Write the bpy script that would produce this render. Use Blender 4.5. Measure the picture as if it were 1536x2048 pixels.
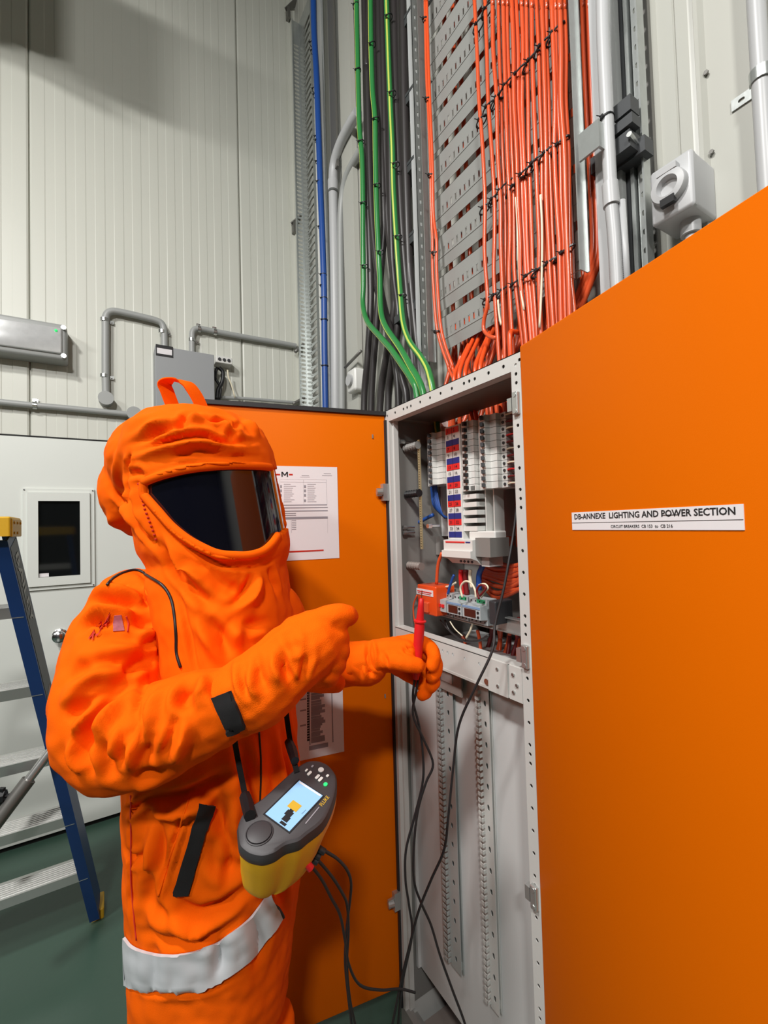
import bpy, bmesh, math, random
import numpy as np
from mathutils import Vector, Matrix, Euler
from mathutils.bvhtree import BVHTree
random.seed(7)
S = bpy.context.scene
for o in list(bpy.data.objects): bpy.data.objects.remove(o)

# ------------------------------------------------------------------ camera
FPX = 891.1; CAMH = 1.57
_y, _p, _r = (math.radians(a) for a in (31.411, 1.714, -1.612))
_f = Vector((math.sin(_y)*math.cos(_p), math.cos(_y)*math.cos(_p), math.sin(_p)))
_r0 = Vector((math.cos(_y), -math.sin(_y), 0)); _u0 = _r0.cross(_f)
CR = _r0*math.cos(_r) + _u0*math.sin(_r); CU = -_r0*math.sin(_r) + _u0*math.cos(_r); CF = _f
CC = Vector((0, 0, CAMH))
cam = bpy.data.cameras.new('camera'); co = bpy.data.objects.new('camera', cam); S.collection.objects.link(co)
M = Matrix.Identity(4)
for i in range(3): M[i][0] = CR[i]; M[i][1] = CU[i]; M[i][2] = -CF[i]; M[i][3] = CC[i]
co.matrix_world = M
cam.sensor_fit = 'HORIZONTAL'; cam.sensor_width = 36; cam.lens = 36*FPX/1536; cam.clip_start = .02; cam.clip_end = 60
S.camera = co

# ------------------------------------------------------------------ light
w = bpy.data.worlds.new('world'); S.world = w; w.use_nodes = True
w.node_tree.nodes['Background'].inputs[0].default_value = (.9, .95, 1, 1)
w.node_tree.nodes['Background'].inputs[1].default_value = .1
def area(name, loc, target, size, sy, power, col=(1, .985, .955)):
    l = bpy.data.lights.new(name, 'AREA'); l.shape = 'RECTANGLE'; l.size = size; l.size_y = sy; l.energy = power; l.color = col
    o = bpy.data.objects.new(name, l); S.collection.objects.link(o); o.location = loc
    o.rotation_euler = (Vector(target)-Vector(loc)).to_track_quat('-Z', 'Y').to_euler()
    return o
area('lamp_over_aisle', (-1.5, .25, 4.3), (0, .8, 0), .36, .2, 190)
area('lamp_behind', (-1.1, -1.8, 4.0), (.2, .8, .8), .36, .2, 165)
area('lamp_far_left', (-3.6, -.6, 4.2), (-1.6, 2.4, 0), 1.0, .3, 160)
S.view_settings.view_transform = 'Standard'; S.view_settings.look = 'None'
S.view_settings.exposure = -.92; S.view_settings.gamma = 1; S.view_settings.use_curve_mapping = False

# ------------------------------------------------------------------ pixel to place
def ray(px, py): return CF + CR*((px-768)/FPX) - CU*((py-1024)/FPX)
def on(px, py, ax, v):
    d = ray(px, py); i = 'xyz'.index(ax); return CC + d*((v-CC[i])/d[i])
def at(px, py, dep): return CC + ray(px, py)*dep
X, Y, Z = Vector((1, 0, 0)), Vector((0, 1, 0)), Vector((0, 0, 1))

# ------------------------------------------------------------------ materials
def srgb(r, g, b):
    f = lambda c: (c/255/12.92) if c/255 <= .04045 else ((c/255+.055)/1.055)**2.4
    return (f(r), f(g), f(b), 1)
def mat(name, col, rough=.5, metal=0, bump=0, bscale=60, var=0, vscale=8, spec=.5, emit=None, estr=0, coat=0, stretch=None, detail=3):
    m = bpy.data.materials.new(name); m.use_nodes = True; nt = m.node_tree; b = nt.nodes['Principled BSDF']
    b.inputs['Base Color'].default_value = col; b.inputs['Roughness'].default_value = rough
    b.inputs['Metallic'].default_value = metal; b.inputs['Specular IOR Level'].default_value = spec
    b.inputs['Coat Weight'].default_value = coat
    if emit: b.inputs['Emission Color'].default_value = emit; b.inputs['Emission Strength'].default_value = estr
    tc = nt.nodes.new('ShaderNodeTexCoord'); src = tc.outputs['Object']
    if stretch:
        mp = nt.nodes.new('ShaderNodeMapping'); mp.inputs['Scale'].default_value = stretch
        nt.links.new(src, mp.inputs[0]); src = mp.outputs[0]
    if var:
        n = nt.nodes.new('ShaderNodeTexNoise'); n.inputs['Scale'].default_value = vscale; n.inputs['Detail'].default_value = 4
        nt.links.new(src, n.inputs['Vector'])
        mx = nt.nodes.new('ShaderNodeMix'); mx.data_type = 'RGBA'
        mx.inputs['A'].default_value = tuple(c*(1-var) for c in col[:3])+(1,)
        mx.inputs['B'].default_value = tuple(min(1, c*(1+var)) for c in col[:3])+(1,)
        nt.links.new(n.outputs['Fac'], mx.inputs['Factor']); nt.links.new(mx.outputs['Result'], b.inputs['Base Color'])
    if bump:
        n = nt.nodes.new('ShaderNodeTexNoise'); n.inputs['Scale'].default_value = bscale; n.inputs['Detail'].default_value = detail
        nt.links.new(src, n.inputs['Vector'])
        bp = nt.nodes.new('ShaderNodeBump'); bp.inputs['Strength'].default_value = bump; bp.inputs['Distance'].default_value = .004
        nt.links.new(n.outputs['Fac'], bp.inputs['Height']); nt.links.new(bp.outputs['Normal'], b.inputs['Normal'])
    return m
MT = dict(
 wall=mat('panel_white', srgb(205, 206, 196), .42, bump=.05, bscale=3, var=.03, vscale=2),
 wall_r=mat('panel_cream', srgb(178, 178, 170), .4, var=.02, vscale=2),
 door=mat('door_white', srgb(220, 223, 217), .38, var=.02, vscale=3),
 ceiling=mat('ceiling_dark', srgb(120, 120, 116), .8),
 display=mat('display_brown', srgb(70, 34, 28), .25),
 gap=mat('gap_black', srgb(25, 25, 24), .8),
 floor=mat('floor_green', srgb(58, 82, 70), .38, bump=.12, bscale=40, var=.14, vscale=3),
 orange=mat('enclosure_orange', srgb(214, 101, 0), .45, spec=.06, bump=.05, bscale=900, var=.02, vscale=4, detail=1),
 suit=mat('suit_fabric', srgb(238, 94, 2), .85, bump=.22, bscale=1100, spec=.08, var=.05, vscale=14, detail=2),
 glove=mat('glove_fabric', srgb(240, 97, 3), .85, bump=.3, bscale=700, spec=.08, var=.05, vscale=20, detail=2),
 visor=mat('visor_black', srgb(10, 11, 20), .09, spec=.6, coat=.4),
 black=mat('black_plastic', srgb(22, 22, 24), .45),
 velcro=mat('velcro_black', srgb(14, 14, 16), .95, bump=.4, bscale=1500),
 rubber=mat('black_rubber', srgb(34, 34, 36), .5),
 darkgrey=mat('dark_grey_plastic', srgb(50, 50, 53), .5),
 cableblk=mat('cable_black', srgb(50, 46, 46), .38, var=.1, vscale=5),
 cableor=mat('cable_orange', srgb(212, 84, 44), .26, var=.06, vscale=6),
 cableor2=mat('cable_orange_bright', srgb(222, 78, 28), .3, var=.05, vscale=6),
 cablewh=mat('cable_white', srgb(225, 216, 190), .4),
 cableblue=mat('cable_blue', srgb(28, 74, 150), .4),
 green=mat('cable_green', srgb(48, 128, 66), .3),
 yellow_stripe=mat('cable_yellow_stripe', srgb(190, 205, 90), .35),
 galv=mat('galvanised_steel', srgb(188, 192, 190), .33, metal=.75, var=.14, vscale=35, bump=.08, bscale=30),
 galvflat=mat('galvanised_flat', srgb(176, 180, 178), .45, metal=.35, var=.1, vscale=25),
 tray=mat('tray_grey', srgb(150, 151, 148), .45, metal=.2, var=.04, vscale=10),
 frame=mat('frame_grey', srgb(196, 196, 192), .42, var=.02, vscale=8),
 pan=mat('backpan_grey', srgb(196, 197, 196), .4, var=.03, vscale=3, bump=.03, bscale=4),
 inner=mat('inner_grey', srgb(128, 126, 122), .5, var=.05, vscale=4),
 whitep=mat('white_plastic', srgb(216, 216, 212), .4),
 red=mat('red_plastic', srgb(205, 30, 34), .4),
 blue=mat('label_blue', srgb(34, 44, 120), .5),
 redlab=mat('label_red', srgb(220, 36, 36), .5),
 paper=mat('paper', srgb(226, 222, 224), .8),
 ink=mat('ink', srgb(28, 28, 30), .7),
 inkgrey=mat('ink_grey', srgb(140, 136, 142), .8),
 inkred=mat('ink_red', srgb(190, 40, 20), .8),
 chrome=mat('chrome', srgb(215, 215, 215), .18, metal=1),
 steeldk=mat('strut_dark', srgb(74, 76, 78), .5, metal=.3),
 pvc=mat('conduit_grey', srgb(158, 160, 158), .42),
 pvcw=mat('conduit_light', srgb(180, 181, 182), .38),
 boxgrey=mat('box_grey', srgb(150, 152, 154), .5),
 clear=mat('light_diffuser', srgb(205, 206, 206), .2, metal=.3, var=.12, vscale=40),
 ladder=mat('ladder_blue', srgb(20, 58, 116), .45, var=.1, vscale=6),
 ladderlab=mat('ladder_label_dark', srgb(54, 60, 66), .5, var=.2, vscale=30),
 alu=mat('aluminium', srgb(205, 205, 203), .3, metal=.85, bump=.04, bscale=60, stretch=(.1, 1, 1)),
 alud=mat('aluminium_dull', srgb(130, 128, 124), .45, metal=.7),
 yellow=mat('ladder_yellow', srgb(205, 160, 30), .5),
 meteryellow=mat('meter_yellow', srgb(228, 172, 10), .5, bump=.1, bscale=500),
 meterdark=mat('meter_dark', srgb(58, 55, 57), .5),
 screen=mat('screen_blue', srgb(140, 185, 225), .3, emit=srgb(150, 195, 235), estr=.3),
 led=mat('led_green', srgb(40, 220, 110), .3, emit=srgb(50, 240, 120), estr=1.2),
 silver=mat('reflective_silver', srgb(198, 200, 204), .45, metal=.1, var=.05, vscale=20),
 module=mat('module_grey', srgb(170, 178, 180), .45),
 greenlab=mat('label_green', srgb(40, 150, 100), .5),
 skin=mat('skin', srgb(190, 140, 115), .6),
 glass=mat('window_dark_glass', srgb(14, 16, 17), .06, spec=.9),
 wiredark=mat('wire_dark_red', srgb(110, 24, 26), .45),
 bolt=mat('bolt_zinc', srgb(190, 192, 190), .25, metal=.9),
 brass=mat('brass', srgb(190, 180, 140), .4, metal=.6),
 screen2=mat('band_blue', srgb(120, 150, 185), .5),
 badge=mat('badge_purple', srgb(150, 70, 80), .7, var=.5, vscale=150),
 iconyellow=mat('icon_yellow', srgb(200, 160, 40), .5),
 brownpan=mat('gland_plate', srgb(134, 124, 118), .55, var=.06, vscale=8),
)

# ------------------------------------------------------------------ mesh helpers
COL = S.collection
class MB:
    def __init__(s): s.v = []; s.f = []; s.m = []; s.cur = 0
    def add(s, vs, fs):
        n = len(s.v); s.v += [Vector(a) for a in vs]; s.f += [tuple(n+i for i in f) for f in fs]; s.m += [s.cur]*len(fs)
    def box(s, a, b):
        x0, y0, z0 = (min(a[i], b[i]) for i in range(3)); x1, y1, z1 = (max(a[i], b[i]) for i in range(3))
        s.add([(x0,y0,z0),(x1,y0,z0),(x1,y1,z0),(x0,y1,z0),(x0,y0,z1),(x1,y0,z1),(x1,y1,z1),(x0,y1,z1)],
              [(3,2,1,0),(4,5,6,7),(0,1,5,4),(1,2,6,5),(2,3,7,6),(3,0,4,7)])
    def obox(s, c, ux, uy, uz, hx, hy, hz):
        c = Vector(c); vs = []
        for k in (-1, 1):
            for (i, j) in ((-1,-1),(1,-1),(1,1),(-1,1)): vs.append(c+ux*hx*i+uy*hy*j+uz*hz*k)
        s.add(vs, [(3,2,1,0),(4,5,6,7),(0,1,5,4),(1,2,6,5),(2,3,7,6),(3,0,4,7)])
    def bbox(s, c, ux, uy, uz, hx, hy, hz, bv):          # box with rounded outline in ux,uy and bevelled front (+uz)
        def ring(ins, k):
            r = min(bv*1.4, hx*.9, hy*.9); o = []
            for (sx, sy, a0) in ((1,1,0),(-1,1,90),(-1,-1,180),(1,-1,270)):
                for t in (0, 30, 60, 90):
                    a = math.radians(a0+t)
                    o.append(Vector(c)+ux*(sx*(hx-r)+math.cos(a)*(r-ins))+uy*(sy*(hy-r)+math.sin(a)*(r-ins))+uz*k)
            return o
        s.loft([ring(0, -hz), ring(0, hz-bv), ring(bv*.5, hz-bv*.25), ring(bv, hz)])
    def loft(s, rings, cap=True, closed=True):
        n = len(rings[0]); base = len(s.v); vs = [p for r in rings for p in r]; fs = []
        for k in range(len(rings)-1):
            for i in range(n if closed else n-1):
                j = (i+1) % n; fs.append((k*n+i, k*n+j, (k+1)*n+j, (k+1)*n+i))
        if cap: fs.append(tuple(range(n-1, -1, -1))); fs.append(tuple((len(rings)-1)*n+i for i in range(n)))
        s.add(vs, fs)
    def tube(s, pts, r, n=8, cap=True, flat=None):
        pts = [Vector(p) for p in pts]; rs = r if isinstance(r, (list, tuple)) else [r]*len(pts)
        rings = []; pn = None
        for i, p in enumerate(pts):
            t = (pts[min(i+1, len(pts)-1)]-pts[max(i-1, 0)])
            t = t.normalized() if t.length > 1e-9 else Z.copy()
            if pn is None:
                a = flat if flat is not None else (X if abs(t.x) < .8 else Y)
                u = (a-t*a.dot(t)).normalized()
            else: u = (pn-t*pn.dot(t)).normalized()
            pn = u; v = t.cross(u)
            e = rs[i] if not isinstance(rs[i], tuple) else None
            ru, rv = (e, e) if e is not None else rs[i]
            rings.append([p+u*math.cos(2*math.pi*k/n)*ru+v*math.sin(2*math.pi*k/n)*rv for k in range(n)])
        s.loft(rings, cap)
    def cyl(s, a, b, r, n=16, r2=None): s.tube([a, b], [r, r if r2 is None else r2], n)
    def sphere(s, c, r, n=12, m=8, sc=(1,1,1)):
        rings = []
        for i in range(1, m):
            th = math.pi*i/m
            rings.append([Vector(c)+Vector((math.sin(th)*math.cos(2*math.pi*k/n)*r*sc[0], math.sin(th)*math.sin(2*math.pi*k/n)*r*sc[1], -math.cos(th)*r*sc[2])) for k in range(n)])
        s.loft(rings)
    def prism(s, poly, d):
        n = len(poly); poly = [Vector(p) for p in poly]; d = Vector(d)
        s.add(poly+[p+d for p in poly], [tuple(range(n-1,-1,-1)), tuple(range(n, 2*n))]+[(i, (i+1) % n, n+(i+1) % n, n+i) for i in range(n)])
    def plate(s, o, U, V, L, W, th, holes=()):           # plate with real holes: (u, v, ru, rv), sorted along U; thickness towards U x V
        U = U.normalized(); V = V.normalized(); N = U.cross(V)*th; o = Vector(o)
        P = lambda u, v, k=0: o+U*u+V*v+N*k
        def quad(u0, u1, v0, v1):
            if u1-u0 < 1e-6 or v1-v0 < 1e-6: return
            s.add([P(u0,v0),P(u1,v0),P(u1,v1),P(u0,v1)], [(0,1,2,3)]); s.add([P(u0,v0,1),P(u1,v0,1),P(u1,v1,1),P(u0,v1,1)], [(3,2,1,0)])
        last = 0
        for (u, v, ru, rv) in holes:
            e = 1.15; a, b, c, d = u-ru*e, u+ru*e, max(0, v-rv*e), min(W, v+rv*e)
            quad(last, a, 0, W); quad(a, b, 0, c); quad(a, b, d, W); last = b
            n = 12; sq = []; ci = []
            for k in range(n):
                an = 2*math.pi*k/n; cx, cy = math.cos(an), math.sin(an); m_ = max(abs(cx), abs(cy))
                sq.append((u+cx/m_*ru*e, min(d, max(c, v+cy/m_*rv*e)))); q = .75 if ru != rv else 1
                ci.append((u+math.copysign(abs(cx)**q, cx)*ru, v+math.copysign(abs(cy)**q, cy)*rv))
            for k2 in (0, 1):
                vs = [P(*q, k2) for q in sq]+[P(*q, k2) for q in ci]
                s.add(vs, [(i, (i+1) % n, n+(i+1) % n, n+i) for i in range(n)])
                for (cu, cv) in ((a,c),(b,c),(b,d),(a,d)):
                    near = sorted(range(n), key=lambda i: (sq[i][0]-cu)**2+(sq[i][1]-cv)**2)[:2]
                    s.add([P(cu, cv, k2), P(*sq[near[0]], k2), P(*sq[near[1]], k2)], [(0,1,2)])
            s.add([P(*q, 0) for q in ci]+[P(*q, 1) for q in ci], [(i, (i+1) % n, n+(i+1) % n, n+i) for i in range(n)])
        quad(last, L, 0, W)
        for (a, b) in (((0,0),(L,0)),((L,0),(L,W)),((L,W),(0,W)),((0,W),(0,0))):
            s.add([P(*a), P(*b), P(*b,1), P(*a,1)], [(0,1,2,3)])
ORG = {}
def finish(name, me, parent, org, smooth):
    o = bpy.data.objects.new(name, me); COL.objects.link(o)
    if parent is not None: o.parent = parent; o.location = org-ORG[parent.name]
    else: o.location = org
    ORG[o.name] = org.copy()
    return o
def obj(name, mb, m, parent=None, smooth=False, weld=False):
    vs = mb.v; lo = Vector((min(v.x for v in vs), min(v.y for v in vs), min(v.z for v in vs))); hi = Vector((max(v.x for v in vs), max(v.y for v in vs), max(v.z for v in vs)))
    org = Vector(((lo.x+hi.x)/2, (lo.y+hi.y)/2, lo.z))
    me = bpy.data.meshes.new(name); me.from_pydata([v-org for v in vs], [], mb.f)
    ms = m if isinstance(m, (list, tuple)) else [m]
    for a in ms: me.materials.append(MT[a] if isinstance(a, str) else a)
    if len(ms) > 1: me.polygons.foreach_set('material_index', mb.m)
    me.validate(); me.update()
    bm = bmesh.new(); bm.from_mesh(me)
    if weld: bmesh.ops.remove_doubles(bm, verts=bm.verts, dist=1e-5)
    bmesh.ops.recalc_face_normals(bm, faces=bm.faces); bm.to_mesh(me); bm.free()
    if smooth: me.shade_smooth() if smooth is True else (me.shade_smooth(), me.set_sharp_from_angle(angle=math.radians(smooth)))
    return finish(name, me, parent, org, smooth)
def thing(name, label, cat, loc, group=None):
    o = bpy.data.objects.new(name, None); COL.objects.link(o); o.empty_display_size = .05; o.location = loc; ORG[o.name] = Vector(loc)
    return tag(o, label, cat, group)
def tag(o, label, cat, group=None, kind=None):
    o['label'] = label; o['category'] = cat
    if group: o['group'] = group
    if kind: o['kind'] = kind
    return o
def struct(name, mb, m, **k): o = obj(name, mb, m, **k); o['kind'] = 'structure'; return o
def mb_(fn, *a, **k): m = MB(); getattr(m, fn)(*a, **k); return m
def dup(o, d, parent=None):
    c = o.copy(); COL.objects.link(c)
    if parent is None: c.location = o.location+d; ORG[c.name] = ORG[o.name]+d
    else: c.parent = parent; ORG[c.name] = ORG[o.name]+d
    for ch in list(o.children): dup(ch, d, c)
    return c
def smoothpts(pts, n=6):            # Catmull-Rom through points
    pts = [Vector(p) for p in pts]
    if len(pts) < 3: return pts
    P = [pts[0]*2-pts[1]]+pts+[pts[-1]*2-pts[-2]]; out = []
    for i in range(1, len(P)-2):
        for k in range(n):
            t = k/n; a, b, c, d = P[i-1], P[i], P[i+1], P[i+2]
            out.append(.5*((2*b)+(c-a)*t+(2*a-5*b+4*c-d)*t*t+(3*b-a-3*c+d)*t*t*t))
    out.append(pts[-1]); return out
def text(body, height, o, U, V, m, parent, name='lettering', bold=0, align='LEFT', squeeze=1, warp=None, width=None):
    cu = bpy.data.curves.new('t', 'FONT'); cu.body = body; cu.size = 1; cu.align_x = align; cu.offset = bold; cu.extrude = 0; cu.resolution_u = 2
    t = bpy.data.objects.new('t', cu); COL.objects.link(t); bpy.context.view_layer.update()
    me = bpy.data.meshes.new_from_object(t.evaluated_get(bpy.context.evaluated_depsgraph_get())); bpy.data.objects.remove(t)
    U = U.normalized(); V = V.normalized(); o = Vector(o); mb = MB()
    vs = [v.co.copy() for v in me.vertices]
    if not vs: return None
    k = height/.7; sx = k*squeeze
    if width: sx = width/max(1e-6, max(v.x for v in vs)-min(v.x for v in vs))
    pts = [o+U*v.x*sx+V*v.y*k for v in vs]
    if warp: pts = [warp(p) for p in pts]
    mb.add(pts, [tuple(p.vertices) for p in me.polygons])
    return obj(name, mb, m, parent)
# ------------------------------------------------------------------ setting
EW = 2.945; RW = 1.145; CEIL = 6.2
struct('floor', mb_('box', (-9, -8, -.1), (RW+.1, EW+.1, 0)), 'floor')
def wallprof(xs):
    """corrugated face as extruded profile: list of (x, depth)"""
    m = MB(); n = len(xs)
    a = [(x, EW+d, 0) for x, d in xs]; b = [(x, EW+d, CEIL) for x, d in xs]
    m.add(a+b, [(i, i+1, n+i+1, n+i) for i in range(n-1)])
    return m
J0 = -.364; pr = [(-9, 0)]
k = -8
while True:
    x0 = J0+1.104*k
    if x0 > RW: break
    if x0 > -8.9: pr += [(x0-.012, .0), (x0-.004, .004), (x0-.003, .02), (x0+.003, .02), (x0+.004, .004), (x0+.012, .0)]
    for i in range(1, 12):
        xc = x0+.092*i
        if -8.9 < xc < RW-.03: pr += [(xc-.026, 0), (xc-.021, .0016), (xc+.019, .0016), (xc+.023, 0)]
    k += 1
pr.append((RW, 0)); pr.sort()
m = wallprof(pr); m.box((-9, EW+.03, 0), (RW+.1, EW+.1, CEIL)); struct('wall_end', m, 'wall')
# right wall with panel ribs
m = MB(); ys = [(-8, 0)]
for px in (1300, 1393):
    yy = on(px, 0, 'x', RW).y; ys += [(yy-.012, 0), (yy-.004, -.012), (yy+.004, -.012), (yy+.010, .002), (yy+.02, 0)]
yy = on(1345, 0, 'x', RW).y; ys += [(yy-.003, 0), (yy, .004), (yy+.003, 0)]
for q in np.arange(.75, 2.9, .09): ys += [(q-.02, 0), (q-.015, .002), (q+.015, .002), (q+.02, 0)]
ys.append((EW, 0)); ys.sort(); n = len(ys)
m.add([(RW+d, y, 0) for y, d in ys]+[(RW+d, y, CEIL) for y, d in ys], [(i, i+1, n+i+1, n+i) for i in range(n-1)])
m.box((RW+.03, -8, 0), (RW+.1, EW+.1, CEIL)); struct('wall_right', m, 'wall_r')
struct('wall_left', mb_('box', (-9.1, -8, 0), (-9, EW+.1, CEIL)), 'ceiling')
struct('wall_back', mb_('box', (-9.1, -8.1, 0), (RW+.1, -8, CEIL)), 'ceiling')
struct('ceiling', mb_('box', (-9.1, -8.1, CEIL), (RW+.1, EW+.1, CEIL+.1)), 'ceiling')
m = MB(); a = on(585, 0, 'y', EW-.002).x
m.box((RW-.055, EW-.012, 0), (RW, EW, CEIL)); m.box((RW-.03, EW-.03, 0), (RW, EW-.012, CEIL)); struct('trim_1', m, 'wall')
# plain white door in the end wall
m = MB(); DZ = 2.081
m.box((-1.3, EW-.022, .028), (.62, EW, DZ)); d = struct('door_1', m, 'door')
m = MB(); m.box((-1.32, EW-.005, 0), (.64, EW+.002, DZ+.012)); dg = struct('gap', m, 'gap', parent=d)
def rect_frame(m, x0, x1, z0, z1, w, y0, y1):
    m.box((x0, y0, z0), (x1, y1, z0+w)); m.box((x0, y0, z1-w), (x1, y1, z1)); m.box((x0, y0, z0+w), (x0+w, y1, z1-w)); m.box((x1-w, y0, z0+w), (x1, y1, z1-w))
m = MB(); rect_frame(m, -.392, -.083, 1.285, 1.812, .022, EW-.034, EW-.02); rect_frame(m, -.372, -.103, 1.305, 1.792, .045, EW-.046, EW-.02)
wf = struct('window_1', m, 'door')
obj('pane', mb_('box', (-.33, EW-.030, 1.345), (-.145, EW-.026, 1.755)), 'glass', wf)
obj('sticker', mb_('box', (-.325, EW-.033, 1.352), (-.285, EW-.0305, 1.37)), 'paper', wf)
m = MB()
for (u, v) in ((-.385, 1.805), (-.09, 1.805), (-.09, 1.292), (-.385, 1.292)): m.cyl((u, EW-.037, v), (u, EW-.03, v), .004, 8)
obj('screw', m, 'bolt', wf)
def lathe_y(m, c, prof, n=20):       # prof: (depth towards camera, radius)
    m.loft([[Vector(c)+Vector((math.cos(2*math.pi*i/n)*r, -dd, math.sin(2*math.pi*i/n)*r)) for i in range(n)] for dd, r in prof])
m = MB(); kc = on(120, 1270, 'y', EW-.022)
lathe_y(m, kc, [(0, .034), (.006, .034), (.009, .028), (.012, .014), (.03, .014), (.036, .026), (.05, .031), (.062, .029), (.068, .02), (.07, .004)])
obj('door_knob', m, 'chrome', d, smooth=35)
m = MB(); kc = on(153, 1290, 'y', EW-.022); lathe_y(m, kc, [(0, .024), (.008, .024), (.012, .019), (.016, .004)]); obj('lock_cylinder', m, 'darkgrey', d, smooth=35)

# ------------------------------------------------------------------ end wall fixtures
def pyl(pts, y=None, n=4): return smoothpts([on(a, b, 'y', EW-.03 if y is None else y) for a, b in pts], n)
# emergency light fitting
y1 = EW-.11
a = on(133, 655, 'y', y1); b = on(133, 715, 'y', y1); L = thing('emergency_light', 'clear-fronted rectangular emergency light fitting on the end wall beside the panel joint', 'light fitting', (a.x-.3, EW-.05, b.z))
m = MB(); m.bbox((a.x-.42, EW-.055, (a.z+b.z)/2), X, Z, -Y, .42, (a.z-b.z)/2+.015, .055, .012); obj('housing', m, 'pvc', L, smooth=30)
m = MB(); m.bbox((a.x-.42, y1+.0, (a.z+b.z)/2), X, Z, -Y, .40, (a.z-b.z)/2-.012, .012, .006); obj('diffuser', m, 'clear', L, smooth=30)
m = MB()
for (dx, dz) in ((-.012, a.z-.006), (-.012, b.z+.004)): m.cyl((a.x+dx, y1-.012, dz), (a.x+dx, y1, dz), .012, 12)
obj('corner_screw', m, 'bolt', L)
obj('indicator', mb_('sphere', on(112, 661, 'y', y1-.012), .007), 'led', L, smooth=True)
# grey conduits, each one thing with saddles as parts
def conduit(name, label, pts, r, saddles=(), cup=None, y=None, mt='pvc', closed_ends=True):
    P = pyl(pts, y); o = obj(name, mb_('tube', P, r, 12), mt, smooth=60); tag(o, label, 'conduit')
    for (px, py, ax) in saddles:
        c = on(px, py, 'y', EW-.03 if y is None else y); m = MB(); d_ = X if ax == 'x' else Z; e = Z if ax == 'x' else X
        n_ = 14; m.loft([[c+e*math.cos(math.pi*i/n_)*(r+.003)-Y*math.sin(math.pi*i/n_)*(r+.003)+d_*q for i in range(n_+1)]+[c+e*math.cos(math.pi*i/n_)*r-Y*math.sin(math.pi*i/n_)*r+d_*q for i in range(n_, -1, -1)] for q in (-.009, .009)])
        m.obox(c+e*(r+.014)+Y*.018, X, Y, Z, .012, .0015, .009)
        m.cyl(c+e*(r+.014)+Y*.016, c+e*(r+.014)+Y*.01, .005, 8)
        obj('saddle', m, 'bolt', o)
    if cup:
        c = on(*cup, 'y', EW-.03); m = MB(); m.cyl(c-Y*.034, c+Y*.03, .036, 20); obj('junction_box', m, 'pvc', o, smooth=40)
        m = MB(); m.cyl(c-Y*.038, c-Y*.034, .038, 20); obj('lid', m, 'pvc', o, smooth=40)
    return o
conduit('conduit', 'grey conduit arching from a round box over to the grey cabinet', [(212, 800), (211, 740), (211, 660), (212, 632), (222, 623), (240, 624), (285, 634), (312, 641), (324, 648), (328, 662), (329, 695)], .019, ((209, 752, 'z'), (209, 640, 'z'), (325, 664, 'z')), (212, 799))
conduit('conduit', 'long grey conduit running level above the white door to a round box', [(-60, 798), (0, 804), (60, 810), (140, 817), (262, 829)], .0165, ((70, 811, 'x'),), (268, 829))
conduit('conduit', 'grey conduit leaving the round box downwards behind the hood', [(268, 840), (262, 860), (255, 900)], .015)
conduit('conduit', 'grey conduit rising from the grey cabinet and running right to the corner', [(384, 715), (384, 680), (386, 662), (398, 657), (430, 663), (500, 676), (560, 686), (592, 692)], .017, ((384, 680, 'z'), (430, 664, 'x'), (398, 658, 'x')))
conduit('conduit', 'thin grey conduit running level just above the open orange door', [(440, 795), (500, 798), (560, 803), (600, 806)], .011)
# grey wall cabinet
a = on(310, 690, 'y', EW-.14); b = on(428, 705, 'y', EW-.14); c = on(312, 830, 'y', EW-.14)
B = thing('wall_cabinet', 'grey square metal cabinet on the end wall behind the hood loop', 'cabinet', ((a.x+b.x)/2, EW-.07, c.z))
m = MB(); m.bbox(((a.x+b.x)/2, EW-.065, (a.z+c.z)/2), X, Z, -Y, (b.x-a.x)/2, (a.z-c.z)/2, .065, .004); obj('body', m, 'boxgrey', B)
m = MB(); m.bbox(((a.x+b.x)/2, EW-.136, (a.z+c.z)/2), X, Z, -Y, (b.x-a.x)/2, (a.z-c.z)/2, .005, .003); obj('door', m, 'boxgrey', B)
q = on(329, 702, 'y', EW-.142); m = MB(); m.box((q.x-.045, EW-.1435, q.z-.032), (q.x+.045, EW-.141, q.z+.032)); pl = obj('nameplate', m, 'black', B); pl['label'] = 'black framed nameplate'
m = MB(); m.box((q.x-.039, EW-.1445, q.z-.02), (q.x+.039, EW-.1435, q.z+.012)); obj('label_strip', m, 'paper', pl)
# small terminal box with cables right of it
q = on(447, 722, 'y', EW-.06)
T = thing('connector_block', 'white connector block with sockets beside the grey wall cabinet', 'connector', (q.x, EW-.03, q.z-.02))
m = MB(); m.bbox((q.x, EW-.04, q.z), X, Z, -Y, .05, .022, .04, .004); obj('body', m, 'whitep', T)
m = MB()
for i in (-1, 0, 1): m.cyl((q.x+i*.028, EW-.085, q.z), (q.x+i*.028, EW-.078, q.z), .010, 10)
obj('socket', m, 'darkgrey', T)
q2 = on(434, 770, 'y', EW-.06)
for lab, pts, r, mt in (('black cable curling down beside the grey wall cabinet', [(438, 735), (446, 745), (444, 765), (436, 780), (434, 800)], .012, 'black'), ('black cable looping close against the grey wall cabinet', [(434, 735), (430, 755), (441, 775), (438, 800)], .009, 'black'), ('thin pink and white cable hanging from the white connector', [(455, 740), (457, 755), (463, 770), (470, 795)], .005, 'cablewh')):
    tag(obj('cable', mb_('tube', pyl(pts, EW-.07), r, 8), mt, smooth=True), lab, 'cable')

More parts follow.
